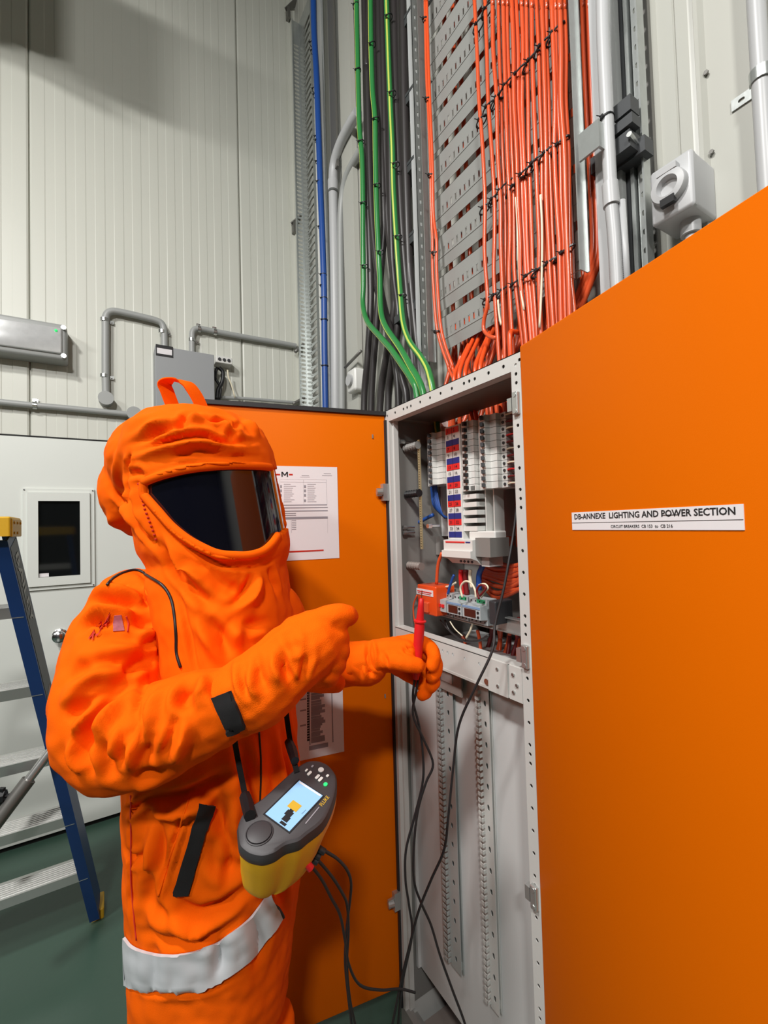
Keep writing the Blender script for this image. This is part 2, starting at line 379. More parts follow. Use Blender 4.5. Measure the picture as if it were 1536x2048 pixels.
# ------------------------------------------------------------------ ladder
Ld = thing('step_ladder', 'blue fibreglass step ladder with yellow cap and aluminium treads at left', 'ladder', (-.35, 2.26, 0))
def rail_at(z):                      # right front stile: leans towards the camera
    t = z/1.6; return Vector((-.052-.21*t, 2.263-.55*t, z))
def ladder_rail(name, mir):
    f_ = lambda p: p if not mir else Vector((-.86-p.x, p.y, p.z))
    rings = []
    for z in (.035, 1.575):
        c = f_(rail_at(z)); sx = -1 if not mir else 1
        prof = [(0, -.058), (0, .058), (.034*sx, .058), (.034*sx, .052), (.005*sx, .052), (.005*sx, -.052), (.034*sx, -.052), (.034*sx, -.058)]
        rings.append([c+X*u+Vector((0, .95, .32))*v*1.0 for u, v in prof])
    m = MB(); m.loft(rings); r_ = obj(name, m, 'ladder', Ld)
    r_['label'] = 'blue stile'
    return r_
st = ladder_rail('stile', False); ladder_rail('stile', True)
# grey printed decal down the outer face of the right stile
up = (rail_at(1.6)-rail_at(0)).normalized(); acr = Vector((0, .95, .32)); acr = (acr-up*acr.dot(up)).normalized()
def slab(m, a, b, wd, th=.001): m.loft([[p+acr*wd, p-acr*wd, p-acr*wd+X*th, p+acr*wd+X*th] for p in (a, b)])
m = MB(); slab(m, rail_at(1.55), rail_at(.75), .047); lb = obj('decal', m, 'ladderlab', Ld); lb['label'] = 'dark decal with lettering'
text('BAILEY', .044, rail_at(1.52)+X*.0022-acr*.020, -up, acr, 'alud', lb, bold=.02, squeeze=1.25)
m = MB(); slab(m, rail_at(1.05), rail_at(.86), .030, .0016); obj('sticker', m, 'brownpan', lb)
m = MB(); slab(m, rail_at(.93), rail_at(.84), .026, .002); obj('warning_sticker', m, 'yellow', lb)
for i in range(1, 6):
    z = .27*i; c = rail_at(z); x1 = c.x-.004; x0 = -.86-x1; dy = .045
    m = MB(); m.loft([[Vector((x, c.y+u, c.z+v)) for u, v in ((-.052, -.03), (-.046, -.03), (-.046, -.004), (.046, -.004), (.046, -.03), (.052, -.03), (.052, .003), (-.052, .003))] for x in (x0, x1)])
    for q in range(7): m.box((x0, c.y-.04+q*.012, c.z+.003), (x1, c.y-.036+q*.012, c.z+.005))
    obj('tread', m, 'alu', Ld)
c = rail_at(1.6)
m = MB(); c = rail_at(1.6); c.z = 1.597; m.bbox((-.43, c.y, c.z), X, Y, Z, -.43*-1+c.x+.016, .085, .028, .004); cap = obj('top_cap', m, 'yellow', Ld, smooth=30); cap['label'] = 'yellow top cap'
m = MB(); q = c+Vector((.016, 0, -.004)); m.bbox(q, Y, Z, X, .075, .026, .003, .002)
for (u, v) in ((-.05, .015), (.0, .015), (.05, .015), (-.05, -.015), (.0, -.015)): m.cyl(q+Vector((.002, u, v)), q+Vector((.006, u, v)), .004, 8)
obj('cap_bracket', m, 'yellow', Ld)
for mir in (0, 1):
    m = MB(); c = rail_at(0); cx = c.x if not mir else -.86-c.x; m.bbox((cx-.012*(1 if not mir else -1), c.y+.005, .02), X, Y, Z, .022, .052, .02, .004); obj('foot', m, 'yellow', Ld)
a = at(122, 1474, 1.50); b = at(-60, 1715, 1.34)
mid = a.lerp(b, .42); m = MB(); m.tube([a, mid], .014, 10); br = obj('spreader_bar', m, 'alu', Ld, smooth=50)
m = MB(); m.tube([a.lerp(b, .38), b], .021, 10); obj('outer_tube', m, 'alud', br, smooth=50)
m = MB(); k_ = a.lerp(b, .50); kd = -(CR*.9+CF*.3); m.cyl(k_, k_+kd*.04, .006, 8); m.cyl(k_+kd*.035, k_+kd*.055, .019, 7); m.obox(k_+kd*.045, CU, CR, CF, .027, .008, .006); o = obj('wing_knob', m, 'black', br)

# ------------------------------------------------------------------ tray and cables in the corner
yl = lambda px, X_=1.11, py=400: on(px, py, 'x', X_).y
ZT = 5.0
def vert_box(name, lab, cat, px0, px1, x0, x1, z0, z1, mt, py=400):
    ya, yb = yl(px0, (x0+x1)/2, py), yl(px1, (x0+x1)/2, py); m = MB(); m.box((x0, ya, z0), (x1, yb, z1)); return tag(obj(name, m, mt), lab, cat)
# galvanised perforated tray near the corner
XA = 1.115
ya, yb = yl(643, XA), yl(606, XA)
TR = thing('cable_tray', 'shiny galvanised perforated cable tray running up near the wall corner', 'cable tray', (XA, (ya+yb)/2, 1.2))
m = MB(); m.plate((XA, ya, 1.2), Z, Y, 3.8, yb-ya, .002, [(i*.05+.02, (yb-ya)*.5, .016, .06) for i in range(74)]); obj('tray_base', m, 'galv', TR)
m = MB(); m.plate((XA, yb, 1.2), Z, -X, 3.8, .05, .002, [(i*.028+.02, .025, .008, .017) for i in range(130)]); m.box((XA-.055, yb-.012, 1.2), (XA-.05, yb, 5)); obj('side_flange', m, 'galv', TR)
m = MB(); m.plate((XA, ya, 1.2), Z, -X, 3.8, .05, .002, [(i*.028+.02, .025, .008, .010) for i in range(130)]); obj('side_flange', m, 'galv', TR)
# perforated grey strip to its right
XA2 = 1.10; y0_, y1_ = yl(655, XA2), yl(643, XA2)
m = MB(); m.plate((XA2, y0_, 1.2), Z, Y, 3.8, y1_-y0_, .003, [(i*.045+.02, (y1_-y0_)/2, .0065, .012) for i in range(80)]); tag(obj('perforated_strip', m, 'galvflat'), 'narrow grey steel strip with one row of holes beside the blue cable', 'strip')
vert_box('white_channel', 'slim white channel edge beside the blue cable', 'channel', 644, 641, 1.05, 1.10, 1.2, ZT, 'whitep')
m = MB(); m.box((1.088, yl(668, 1.08, 200), on(665, 340, 'x', 1.08).z), (1.10, yl(657, 1.08, 200), 5)); tag(obj('steel_channel', m, 'alud'), 'dark grey steel channel above the bent light conduit', 'channel')
P = smoothpts([Vector((1.04, on(626, -60, 'x', 1.04).y, 5))]+[on(a, b, 'x', 1.04) for a, b in ((626, -60), (628, 60), (633, 150), (637, 260), (641, 380), (645, 480), (648, 580), (649, 700), (651, 820), (652, 900))])
m = MB(); m.tube(P, .0175, 12); tag(obj('cable', m, 'cableblue', smooth=True), 'thick blue cable running up the galvanised tray by the corner', 'cable')
def tie(c, t, r, label, group, sq=1.0, u=None):
    """black cable tie: flat loop with a locking head"""
    t = t.normalized(); u = (u or Y); u = (u-t*u.dot(t)).normalized(); v = t.cross(u); m = MB(); n = 14
    m.loft([[c+u*math.cos(2*math.pi*i/n)*(rr)*sq+v*math.sin(2*math.pi*i/n)*rr*(1 if sq == 1 else .9)+t*h for i in range(n)] for rr, h in ((r+.0022, -.002), (r+.0022, .002), (r*.98, .002), (r*.98, -.002), (r+.0022, -.002))], cap=False)
    hd = c-v*0-X*(r*(1 if sq == 1 else .9)+.002); m.obox(hd, u, v, t, .004, .003, .0035)
    m.tube([hd, hd+u*.006-X*.010+t*.006], .0012, 4)
    return tag(obj('cable_tie', m, 'black'), label, 'cable tie', group)
for i, py in enumerate((88, 104, 180, 192, 275, 283, 325, 365, 455, 550, 572, 597, 640, 732)):
    c = on([626, 628, 631, 633, 636, 637, 638, 640, 643, 647, 647, 648, 649, 650][i], py, 'x', 1.04); tie(c, Z, .0178, 'black cable tie around the thick blue cable', 'ties on the blue cable')
# corner angle brackets
for lab, (px, py) in (('small dark angle bracket at the very top of the corner', (583, 12)), ('small grey angle bracket on the corner trim, halfway up', (595, 440))):
    c = on(px, py, 'y', EW-.05); m = MB(); m.obox(c, Vector((.6, -.6, .5)).normalized(), Vector((.7, .7, 0)).normalized(), Vector((-.35, .35, .87)).normalized(), .05, .02, .004); m.obox(c+Vector((-.02, .02, -.05)), X, Y, Z, .01, .02, .04); tag(obj('bracket', m, 'alud'), lab, 'bracket')
# light conduit with bend
def pxl(pts, x, n=4):
    q = [on(a, b, 'x', x) for a, b in pts]
    if pts[0][1] < 0: q = [Vector((q[0].x, q[0].y, 5)), q[0]+Z*.1]+q
    return smoothpts(q, n)
tag(obj('conduit', mb_('tube', pxl([(672, 900), (671, 800), (670, 600), (667, 420), (666, 375), (668, 330), (680, 290), (700, 250), (716, 225)], 1.09), .026, 14), 'pvcw', smooth=60), 'light grey conduit rising by the corner and bending towards the black cables', 'conduit')
tag(obj('conduit', mb_('tube', pxl([(684, 900), (683, 700), (681, 480), (684, 400), (695, 350), (722, 300)], 1.115), .02, 12), 'pvc', smooth=60), 'darker grey conduit bending behind the light grey one', 'conduit')
m = MB(); c = on(666, 372, 'x', 1.085); m.cyl(c-Z*.03, c+Z*.03, .030, 14); tag(obj('conduit_coupling', m, 'pvcw', smooth=50), 'light grey coupling sleeve below the conduit bend', 'coupling')
tag(obj('conduit', mb_('tube', pyl([(590, 704), (606, 690), (628, 672), (650, 655)], EW-.06), .012, 8), 'alud', smooth=True), 'thin grey tube slanting across the corner', 'conduit')
tag(obj('conduit', mb_('tube', pyl([(586, 808), (600, 800), (618, 790)], EW-.06), .010, 8), 'alud', smooth=True), 'short thin grey tube slanting just above the open door', 'conduit')
vert_box('trunking', 'white trunking running up the wall left of the green cables', 'trunking', 712, 690, 1.11, 1.14, .2, ZT, 'wall_r')
for o_ in ('steel',):
    m = MB(); a = on(690, 735, 'x', 1.08); b = on(722, 702, 'x', 1.08); m.tube([a, b], .008, 6); tag(obj('conduit', m, 'alud', smooth=True), 'thin grey tube slanting beside the black cables', 'conduit')
q = on(708, 762, 'x', 1.09)
m = MB(); m.bbox(q+X*.02, Y, Z, -X, .045, .06, .04, .01); SO = thing('wall_socket', 'small grey wall socket low between the conduit and the black cables', 'socket', q); obj('body', m, 'whitep', SO, smooth=30)
m = MB(); m.cyl(q-X*.035, q-X*.018, .03, 16); obj('cover', m, 'pvcw', SO, smooth=30)

# ------------------------------------------------------------------ struts and perforated tray of the cable riser
TX = 1.0
def strut(name, lab, px0, px1, x0, x1, zb, py, mt='galv', open_=False, pitch=.043):
    ya, yb = on(px1, py, 'x', x0).y, on(px0, py, 'x', x0).y
    m = MB(); n = int((5-zb)/pitch)-1
    m.plate((x0+.003, ya, zb), Z, Y, 5-zb, yb-ya, .003, [])
    m.plate((x0, ya, zb), Z, X, 5-zb, x1-x0, .003, [(.03+i*pitch, (x1-x0)*.5, .0085, .0042) for i in range(n)])
    m.plate((x0, yb-.003, zb), Z, X, 5-zb, x1-x0, .003, [])
    m.box((x1-.003, ya, zb), (x1, ya+.008, 5)); m.box((x1-.003, yb-.008, zb), (x1, yb, 5))
    return tag(obj(name, m, mt), lab, 'strut')
strut('steel_strut', 'galvanised perforated steel strut ending above the cabinet, left of the grey slotted tray', 852, 840, 1.0, 1.035, 2.17, 600)
strut('steel_strut', 'galvanised perforated steel strut ending just above the closed door, right of the orange cables', 1153, 1131, .955, .985, 2.165, 400)
m = MB(); m.box((1.06, on(838, 300, 'x', 1.06).y, 1.3), (1.075, on(822, 300, 'x', 1.06).y, 5)); tag(obj('steel_channel', m, 'pvcw'), 'bright steel channel edge between the black cables and the perforated strut', 'channel')
yA, yB = on(1150, 300, 'x', TX).y, on(866, 300, 'x', TX).y
PT = thing('slotted_cable_tray', 'grey slotted steel cable tray of stacked level slats behind the orange cables', 'cable tray', (TX+.02, (yA+yB)/2, 2.2))
# slats: bottom groove pixel heights measured at px 925
gp = [658-88.5*i for i in range(16)]
zs = [on(925, g, 'x', TX).z for g in gp]
zz = 2.225; zlist = []
pit = np.median(np.diff(zs)); 
for i, z in enumerate(zs):
    L_ = yB-yA; n = int(L_/.0225)
    m = MB(); m.plate((TX, yA, z), Y, Z, L_, pit*.56, .0015, [(.02+j*.0225, pit*.15, .0036, .0115) for j in range(n)])
    m.plate((TX+.0, yA, z), Y, Vector((.12, 0, -.99)), L_, pit*.27, .0015, [])
    m.box((TX-.003, yA, z-.001), (TX+.002, yB, z+.001))
    m.plate((TX, yA, z+pit*.56), Y, X, L_, .007, .0015, [])
    obj('slat', m, 'tray', PT)
    m = MB(); m.box((TX+.02, yA+.1, z+.0), (TX+.03, yA+.12, z+pit)); 
# horizontal brackets for the black cable rack
m = MB()
for i, py in enumerate((45, 205, 345, 490, 625)):
    c = on(826, py, 'x', 1.09); m = MB(); m.obox(c, X, Y, Z, .03, .10, .016); m.obox(c+Vector((-.02, .0, .02)), X, Y, Z, .012, .05, .006)
    tag(obj('bracket', m, 'steeldk'), 'dark steel bracket behind the black cables, %s' % ('topmost of five', 'second from the top', 'middle one of five', 'fourth from the top', 'lowest of five')[i], 'bracket')

# ------------------------------------------------------------------ orange riser cables
def vt(name, lab, pts, x, r, mt, cat='cable', group=None, n=5, extra=None):
    P = [on(a, b, 'x', x[i] if isinstance(x, (list, tuple)) else x) for i, (a, b) in enumerate(pts)]
    if extra: P += [Vector(e) for e in extra]
    P = [Vector((P[0].x+.004, P[0].y-.004, 5)), Vector((P[0].x, P[0].y, (P[0].z+5)/2)), P[0]+Z*.06]+P if pts[0][1] <= 0 else P
    return tag(obj(name, mb_('tube', smoothpts(P, n), r, 8), mt, smooth=True), lab, cat, group)
rows = [(970,977,989,988,(998,716)),(985,992,1001,1004,(1010,712)),(997,1001,1010,1011,(1018,708)),(1006,1010,1019,1018,(1026,704)),
 (1015,1020,1028,1030,(1046,690)),(1023,1028,1036,1041,(1053,690)),(1032,1037,1045,1052,(1062,685)),(1043,1046,1052,1058,(1068,680)),
 (1053,1056,1061,1066,(1074,672)),(1063,1067,1075,1078,(1082,665)),(1073,1079,1085,1093,(1098,652)),(1083,1088,1093,1100,(1106,648)),
 (1093,1096,1103,1110,(1114,645)),(1103,1108,1113,1120,(1122,640)),(1111,1117,1123,1129,(1131,632)),(1119,1124,1131,1137,(1139,628)),(1128,1131,1138,1142,(1148,622))]
names = 'second third fourth fifth sixth seventh eighth ninth tenth eleventh twelfth thirteenth fourteenth fifteenth sixteenth seventeenth eighteenth'.split()
rr = random.Random(3)
for i, (a, b, c, d_, e) in enumerate(rows):
    xx = .955+rr.uniform(-.008, .012); wob = lambda: rr.uniform(-2.2, 2.2)
    yv = on(e[0], e[1], 'x', xx).y
    mid = [(a, 0), ((a+b)/2+wob(), 100), (b+wob(), 200), ((b+c)/2+wob(), 300), (c, 400), ((c+d_)/2+wob(), 480), (d_, 560), e]
    vt('orange_cable', 'orange riser cable before the slotted tray, %s from the left' % names[i], mid, xx, .0058, 'cableor', group='orange cables of the riser', extra=[(xx, yv, 1.98), (xx+.01, yv+.01, 1.86), (xx+.03, yv+.02, 1.80)])
vt('orange_cable', 'orange cable in the riser, leftmost of the bunch, hooking right at its lower end', [(949, 0), (954, 100), (958, 200), (965, 290), (970, 400), (969, 500), (975, 600), (968, 640), (968, 660), (978, 672), (992, 676)], .95, .0058, 'cableor', group='orange cables of the riser')
for k, (off, lab) in enumerate(((0, 'orange cable beside the left strut, left one of the pair'), (9, 'orange cable beside the left strut, right one of the pair'))):
    q = off*.9
    vt('orange_cable', lab, [(850+q*.4, 0), (851+q*.5, 60), (853+q*.6, 150), (857+q*.5, 230), (861+q*.5, 330), (863+q*.5, 430), (865+q, 480), (865+q, 530), (868+q, 590), (873+q, 650), (882+q, 690), (895+q, 727), (902+q, 748)], .96, .0055, 'cableor2' if k else 'cableor', extra=[(.93, 1.0-off*.002, 1.9), (.93, .98-off*.002, 1.8)])
m = MB(); c = on(874, 466, 'x', .985); m.tube([c+Z*.012*math.sin(a)+Y*.012*math.cos(a) for a in np.linspace(-.5, 3.6, 10)], .003, 6); tag(obj('grommet', m, 'pvc', smooth=True), 'small grey grommet where an orange cable leaves the slotted tray', 'grommet')
for lab, pts in (('thin white cable among the orange ones, left of the two that run straight', [(1032, 395), (1035, 450), (1037, 520), (1040, 570), (1048, 620)]), ('thin white cable among the orange ones, right of the two that run straight', [(1081, 390), (1084, 450), (1084, 530), (1082, 600), (1079, 655)]), ('short thin white cable under the leftmost orange ties', [(996, 600), (998, 625), (1002, 650)])):
    vt('white_cable', lab, pts, .945, .003, 'cablewh')
# darker cables behind the tray and to the right of the strut
for i in range(13):
    y = yA+.03+i*.043; xx = 1.06+.012*(i % 2)
    P = [Vector((xx, y+.01*math.sin(3*z+i), z)) for z in np.linspace(5, 2.0, 16)]+[Vector((.98, y, 1.85)), Vector((.97, y, 1.5))]
    tag(obj('orange_cable', mb_('tube', P, .008, 8), 'cableor', smooth=True), 'orange cable running behind the slats of the grey slotted tray', 'cable', 'orange cables behind the slotted tray')
for i, (a, b, c) in enumerate(((1166, 1180, 1178), (1177, 1190, 1187), (1186, 1197, 1194))):
    vt('orange_cable', 'shaded orange cable right of the perforated strut, %s of three' % ('left', 'middle', 'right')[i], [(a, 0), (a+5, 150), (b, 330), (c+8, 470), (c+4, 520), (c-14, 570), (c-34, 620)], 1.03, .0075, 'cableor', group='orange cables right of the strut')
dg = [((968, 690), (950, 745)), ((978, 680), (960, 742)), ((936, 700), (918, 755)), ((925, 715), (908, 760)), ((944, 705), (930, 752)), ((1046, 660), (1020, 670))]
for i, (a, b) in enumerate(dg):
    A_ = on(*a, 'x', .99); B_ = on(*b, 'x', .93)
    P = smoothpts([A_+Vector((.06, .0, .10)), A_, A_.lerp(B_, .5)+X*-.006, B_, B_+Z*-.10], 5)
    tag(obj('orange_cable', mb_('tube', P, .007, 8), 'cableor2', smooth=True), ('bright orange cable dipping into the cabinet top, %s from the left' % ('fourth', 'fifth', 'second', 'leftmost one', 'third', 'last')[i]) if i < 5 else 'short orange cable end poking out right between the riser cables', 'cable', 'orange cables dipping into the cabinet')
# a dark tangle of cables between tray foot and cabinet
for i in range(14):
    y = .78+i*.032; z1 = 2.28; x1 = 1.06
    P = smoothpts([(x1, y, z1), (x1-.02, y+rr.uniform(-.03, .03), 2.15), (x1-.05, y+rr.uniform(-.05, .05), 2.03), (.98, y+rr.uniform(-.04, .04), 1.92), (1.0, y, 1.75), (1.02, y, 1.5)], 4)
    tag(obj('orange_cable', mb_('tube', P, .0075, 7), 'cableor', smooth=True), 'orange cable in the shaded tangle between slotted tray and cabinet top', 'cable', 'orange cables in the tangle above the cabinet')
# ties on orange bundles: (px, py, half width px, name)
bund = [('the leftmost orange cable', [(957, 52, 7), (963, 243, 7), (970, 418, 8), (975, 601, 8)]), ('the second orange bundle', [(974, 22, 7), (977, 217, 8), (988, 401, 9), (992, 592, 8)]),
 ('the orange cables left of centre', [(997, 198, 13), (1004, 383, 17), (1008, 583, 14)]), ('the orange bundle in the middle', [(1014, 174, 12), (1030, 375, 15), (1030, 571, 14)]),
 ('the orange bundle right of the middle', [(1036, 151, 12), (1046, 352, 14), (1057, 554, 14)]), ('the fifth orange bundle', [(1062, 125, 12), (1068, 330, 14), (1078, 543, 13)]),
 ('the sixth orange bundle', [(1084, 97, 12), (1094, 309, 13), (1100, 528, 13)]), ('the rightmost orange bundle', [(1110, 70, 13), (1120, 292, 14), (1128, 508, 18)])]
for nm, L_ in bund:
    for (px, py, hw) in L_:
        c = on(px, py, 'x', .957); k = (on(px+hw, py, 'x', .957)-c).length
        tie(c, Z+Y*.25, .011, 'black cable tie around '+nm, 'ties around '+nm, sq=k/.011)
for py, px in ((40, 851), (200, 856), (352, 862), (507, 870), (664, 874)):
    tie(on(px, py, 'x', .958), Z, .009, 'black cable tie on the orange pair beside the left strut', 'ties on the orange pair')

# ------------------------------------------------------------------ green and black cables
Gs = [('left', [(713,0),(716,137),(719,254),(724,312),(726,390),(726,470),(727,560),(726,610),(735,643),(759,672),(781,697),(806,732),(826,763),(834,790)]),
      ('middle', [(741,0),(742,78),(745,176),(750,234),(751,293),(753,400),(757,500),(760,555),(762,621),(772,654),(799,694),(821,732),(846,783)]),
      ('right', [(773,0),(777,117),(781,215),(785,300),(786,351),(788,400),(795,511),(800,577),(806,643),(819,683),(846,721),(863,765)])]
for nm, pts in Gs:
    xs = [1.02 if p[1] < 600 else 1.02-.10*min(1, (p[1]-600)/160) for p in pts]
    P = [on(a, b, 'x', xs[i]) for i, (a, b) in enumerate(pts)]; P = [Vector((P[0].x, P[0].y, 5)), P[0]+Z*.1]+P; P.append(P[-1]+Vector((.0, -.03, -.2)))
    P = smoothpts(P, 5); o = tag(obj('green_cable', mb_('tube', P, .0118, 10), 'green', smooth=True), 'green and yellow earth cable into the cabinet, %s of three' % nm, 'cable', 'green earth cables')
    m = MB(); ph = {'left': 2.3, 'middle': 2.0, 'right': 1.0}[nm]; rings = []
    for i, p in enumerate(P):
        t = (P[min(i+1, len(P)-1)]-P[max(0, i-1)]).normalized(); u = (Y-t*Y.dot(t)).normalized(); v = t.cross(u); s_ = ph+.012*i
        rings.append([p+(u*math.cos(s_+q)+v*math.sin(s_+q))*rad for q, rad in ((2.4, .0114), (2.55, .0122), (2.8, .0123), (3.05, .0122), (3.2, .0114))])
    m.loft(rings); obj('yellow_stripe', m, 'yellow_stripe', o, smooth=True)
Bk = [[(729,0),(733,200),(737,400),(741,540),(741,620),(735,720),(728,815)], [(757,0),(762,200),(766,350),(768,450),(760,560),(752,660),(742,815)],
 [(764,0),(769,200),(773,400),(783,520),(790,600),(775,700),(760,815)], [(788,0),(793,200),(799,350),(806,480),(815,590),(822,680),(830,815)],
 [(799,0),(804,200),(811,400),(820,540),(830,650),(838,730),(845,812)], [(747,20),(750,300),(745,450),(752,560),(770,640),(790,720),(798,815)],
 [(735,150),(742,400),(752,520),(765,600),(785,680),(805,760),(814,815)], [(806,0),(809,200),(814,400),(818,520),(824,640),(830,700),(838,815)], [(776,30),(780,250),(784,480),(789,560),(797,640),(782,740),(776,815)]]
on9 = ['leftmost', 'second from the left', 'third from the left', 'fifth from the left', 'seventh from the left', 'fourth at its foot', 'sixth at its foot', 'rightmost', 'behind the middle green cable']
for i, pts in enumerate(Bk):
    xx = 1.055+.012*(i % 3); P = [on(a, b, 'x', xx) for a, b in pts]; P = ([Vector((P[0].x, P[0].y, 5))] if pts[0][1] < 40 else [P[0]+Vector((.05, .0, .9))])+[P[0]+Z*.1]+P
    P.append(Vector((xx-.01, max(P[-1].y, 1.24), 1.6))); P.append(Vector((xx, P[-1].y, .3))); P.append(Vector((xx, P[-1].y, 0.0)))
    tag(obj('black_cable', mb_('tube', smoothpts(P, 5), [.0165 if i != 7 else .019][0], 10), 'cableblk', smooth=True), 'thick black cable fanning out beside the cabinet, %s' % on9[i], 'cable', 'thick black cables')
for i, (px, py, hw) in enumerate(((716, 142, 5), (722, 285, 6), (727, 408, 8), (730, 533, 12), (712, 12, 8), (745, 90, 8), (752, 240, 8), (755, 372, 9), (762, 505, 12), (778, 35, 8), (785, 188, 9), (792, 330, 9), (797, 475, 14), (806, 592, 14))):
    c = on(px, py, 'x', 1.02)
    nm = ('left', 'left', 'left', 'left', 'left', 'middle', 'middle', 'middle', 'middle', 'right', 'right', 'right', 'right', 'right')[i]
    tie(c, Z, .0135, 'black cable tie on the %s green cable' % nm, 'ties on the %s green cable' % nm, sq=1.2)

# ------------------------------------------------------------------ right part of the riser
def rbox(name, lab, cat, pxa, pxb, x0, x1, z0, z1, mt, py=100):
    a, b = on(pxa, py, 'x', x0).y, on(pxb, py, 'x', x0).y; m = MB(); m.box((x0, b, z0), (x1, a, z1)); return tag(obj(name, m, mt), lab, cat)
rbox('trunking', 'pale steel trunking between the shaded orange cables and the light conduit', 'trunking', 1180, 1199, 1.0, 1.06, 2.0, 5, 'pvcw', 100)
rbox('steel_channel', 'grey steel channel right behind the light conduit', 'channel', 1222, 1233, 1.05, 1.07, 1.9, 5, 'pvc', 150)
rbox('gap_shade_strip', 'dark strip painted as the shade in the gap between conduit and shiny strut', 'painted shade', 1226, 1258, 1.075, 1.085, 1.9, 5, 'steeldk', 150)  # dark sheet gives the black gap its shade by colour
ya_, yb_ = on(1284, 150, 'x', 1.08).y, on(1256, 150, 'x', 1.08).y
m = MB(); m.plate((1.08, ya_, 1.9), Z, Y, 3.1, (yb_-ya_)*.5, .003, [(.03+i*.045, (yb_-ya_)*.25, .007, .005) for i in range(66)]); m.box((1.08, ya_+(yb_-ya_)*.5, 1.9), (1.12, ya_+(yb_-ya_)*.62, 5)); m.box((1.07, ya_+(yb_-ya_)*.75, 1.9), (1.12, yb_, 5)); m.box((1.06, ya_-.004, 1.9), (1.09, ya_, 5))
tag(obj('steel_strut', m, 'galv'), 'shiny steel strut with holes between dark gap and cream wall panel', 'strut')
rbox('trim_strip', 'grey edge strip between shiny strut and cream wall', 'strip', 1284, 1298, 1.12, 1.14, 1.9, 5, 'alud', 100)
P = pxl([(1204, -80), (1206, 60), (1211, 180), (1215, 260), (1222, 400)], .985, 5)
tag(obj('conduit', mb_('tube', P, .0145, 16), 'pvcw', smooth=60), 'light grey rigid conduit held by a black tie at the dark bracket', 'conduit')
c0 = on(1221, 372, 'x', .985); m = MB(); m.cyl(on(1220, 368, 'x', .985), on(1223, 412, 'x', .985), .0175, 18); tag(obj('conduit_coupling', m, 'pvcw', smooth=50), 'light coupling joining rigid and corrugated conduit', 'coupling')
P = pxl([(1222, 405), (1228, 470), (1232, 540), (1236, 620)], .985, 20); Q = []; R_ = []
tot = len(P)
dens = []
for i in range(len(P)-1):
    for k in range(2): dens.append(P[i].lerp(P[i+1], k/2))
R_ = [.0145 if (i % 2) else .0122 for i in range(len(dens))]
tag(obj('corrugated_conduit', mb_('tube', dens, R_, 16), 'pvcw', smooth=True), 'light grey corrugated flexible conduit going down behind the orange door', 'conduit')
m = MB(); m.tube([on(1243, 402, 'x', 1.0), on(1250, 500, 'x', 1.0), on(1256, 600, 'x', 1.0)], .008, 10); tag(obj('conduit', m, 'pvcw', smooth=True), 'thin light conduit beside the corrugated conduit', 'conduit')
tie(on(1213, 240, 'x', .985), Z+Y*.3, .0155, 'black cable tie around the light conduit at the bracket', None)
# bracket assembly
BR = thing('steel_bracket', 'dark grey channel bracket reaching out from the wall across the light conduit', 'bracket', on(1240, 300, 'x', 1.06))
def beam(m, a, b, h, d): a = Vector(a); b = Vector(b); t = (b-a).normalized(); u = t.cross(Z).normalized(); m.obox((a+b)/2, t, u, t.cross(u), (b-a).length/2, d, h)
m = MB(); a = on(1178, 318, 'x', .985); b = on(1298, 255, 'x', .985); beam(m, Vector((1.03, on(1190, 316, 'x', 1.03).y, a.z)), Vector((1.03, on(1268, 240, 'x', 1.03).y, a.z)), .02, .02)
obj('lower_beam', m, 'steeldk', BR)
m = MB(); zc = on(1250, 225, 'x', 1.03).z; beam(m, Vector((1.03, on(1236, 230, 'x', 1.03).y, zc)), Vector((1.03, on(1270, 220, 'x', 1.03).y, zc)), .018, .018); obj('upper_beam', m, 'steeldk', BR)
m = MB(); zc = on(1255, 252, 'x', 1.02).z; beam(m, Vector((1.02, on(1230, 258, 'x', 1.02).y, zc)), Vector((1.02, on(1272, 240, 'x', 1.02).y, zc)), .012, .016); obj('middle_beam', m, 'steeldk', BR)
m = MB(); zc = on(1270, 310, 'x', 1.06).z; beam(m, Vector((1.06, on(1236, 318, 'x', 1.06).y, zc)), Vector((1.06, on(1298, 290, 'x', 1.06).y, zc)), .018, .018); obj('rear_beam', m, 'steeldk', BR)
m = MB(); m.cyl(on(1258, 268, 'x', 1.0), on(1276, 292, 'x', 1.05), .006, 10); obj('threaded_rod', m, 'bolt', BR)
q = on(1180, 283, 'x', .955); m = MB(); m.obox(q+X*-.003, X, Y, Z, .003, .026, .032); q2 = on(1186, 280, 'x', .945)
m.obox(Vector((.985, q.y-.022, q.z)), X, Y, Z, .035, .003, .03); cl = obj('clamp_plate', m, 'galv', BR)
m = MB(); m.cyl(Vector((.99, q.y-.033, q.z)), Vector((.99, q.y-.024, q.z)), .011, 6); obj('clamp_bolt', m, 'bolt', cl)
# right-hand conduit with saddle clip on the cream wall
P = pxl([(1508, -80), (1512, 0), (1522, 170), (1536, 400), (1545, 560)], 1.115, 5)
CD = tag(obj('conduit', mb_('tube', P, .0155, 16), 'pvcw', smooth=60), 'light grey conduit on the cream wall at the right edge', 'conduit')
c = on(1522, 152, 'x', 1.115); m = MB(); n_ = 14
m.loft([[c+Y*math.cos(math.pi*i/n_)*(.019)-X*math.sin(math.pi*i/n_)*(.019)+Z*q for i in range(n_+1)]+[c+Y*math.cos(math.pi*i/n_)*.0165-X*math.sin(math.pi*i/n_)*.0165+Z*q for i in range(n_, -1, -1)] for q in (-.012, .012)])
scl = obj('saddle_clip', m, 'galv', CD, smooth=40); m = MB()
m.plate(Vector((RW-.004, c.y+.018, c.z-.012)), Y, Z, .042, .024, .002, [(.024, .012, .006, .004)]); 
obj('clip_foot', m, 'galv', scl)
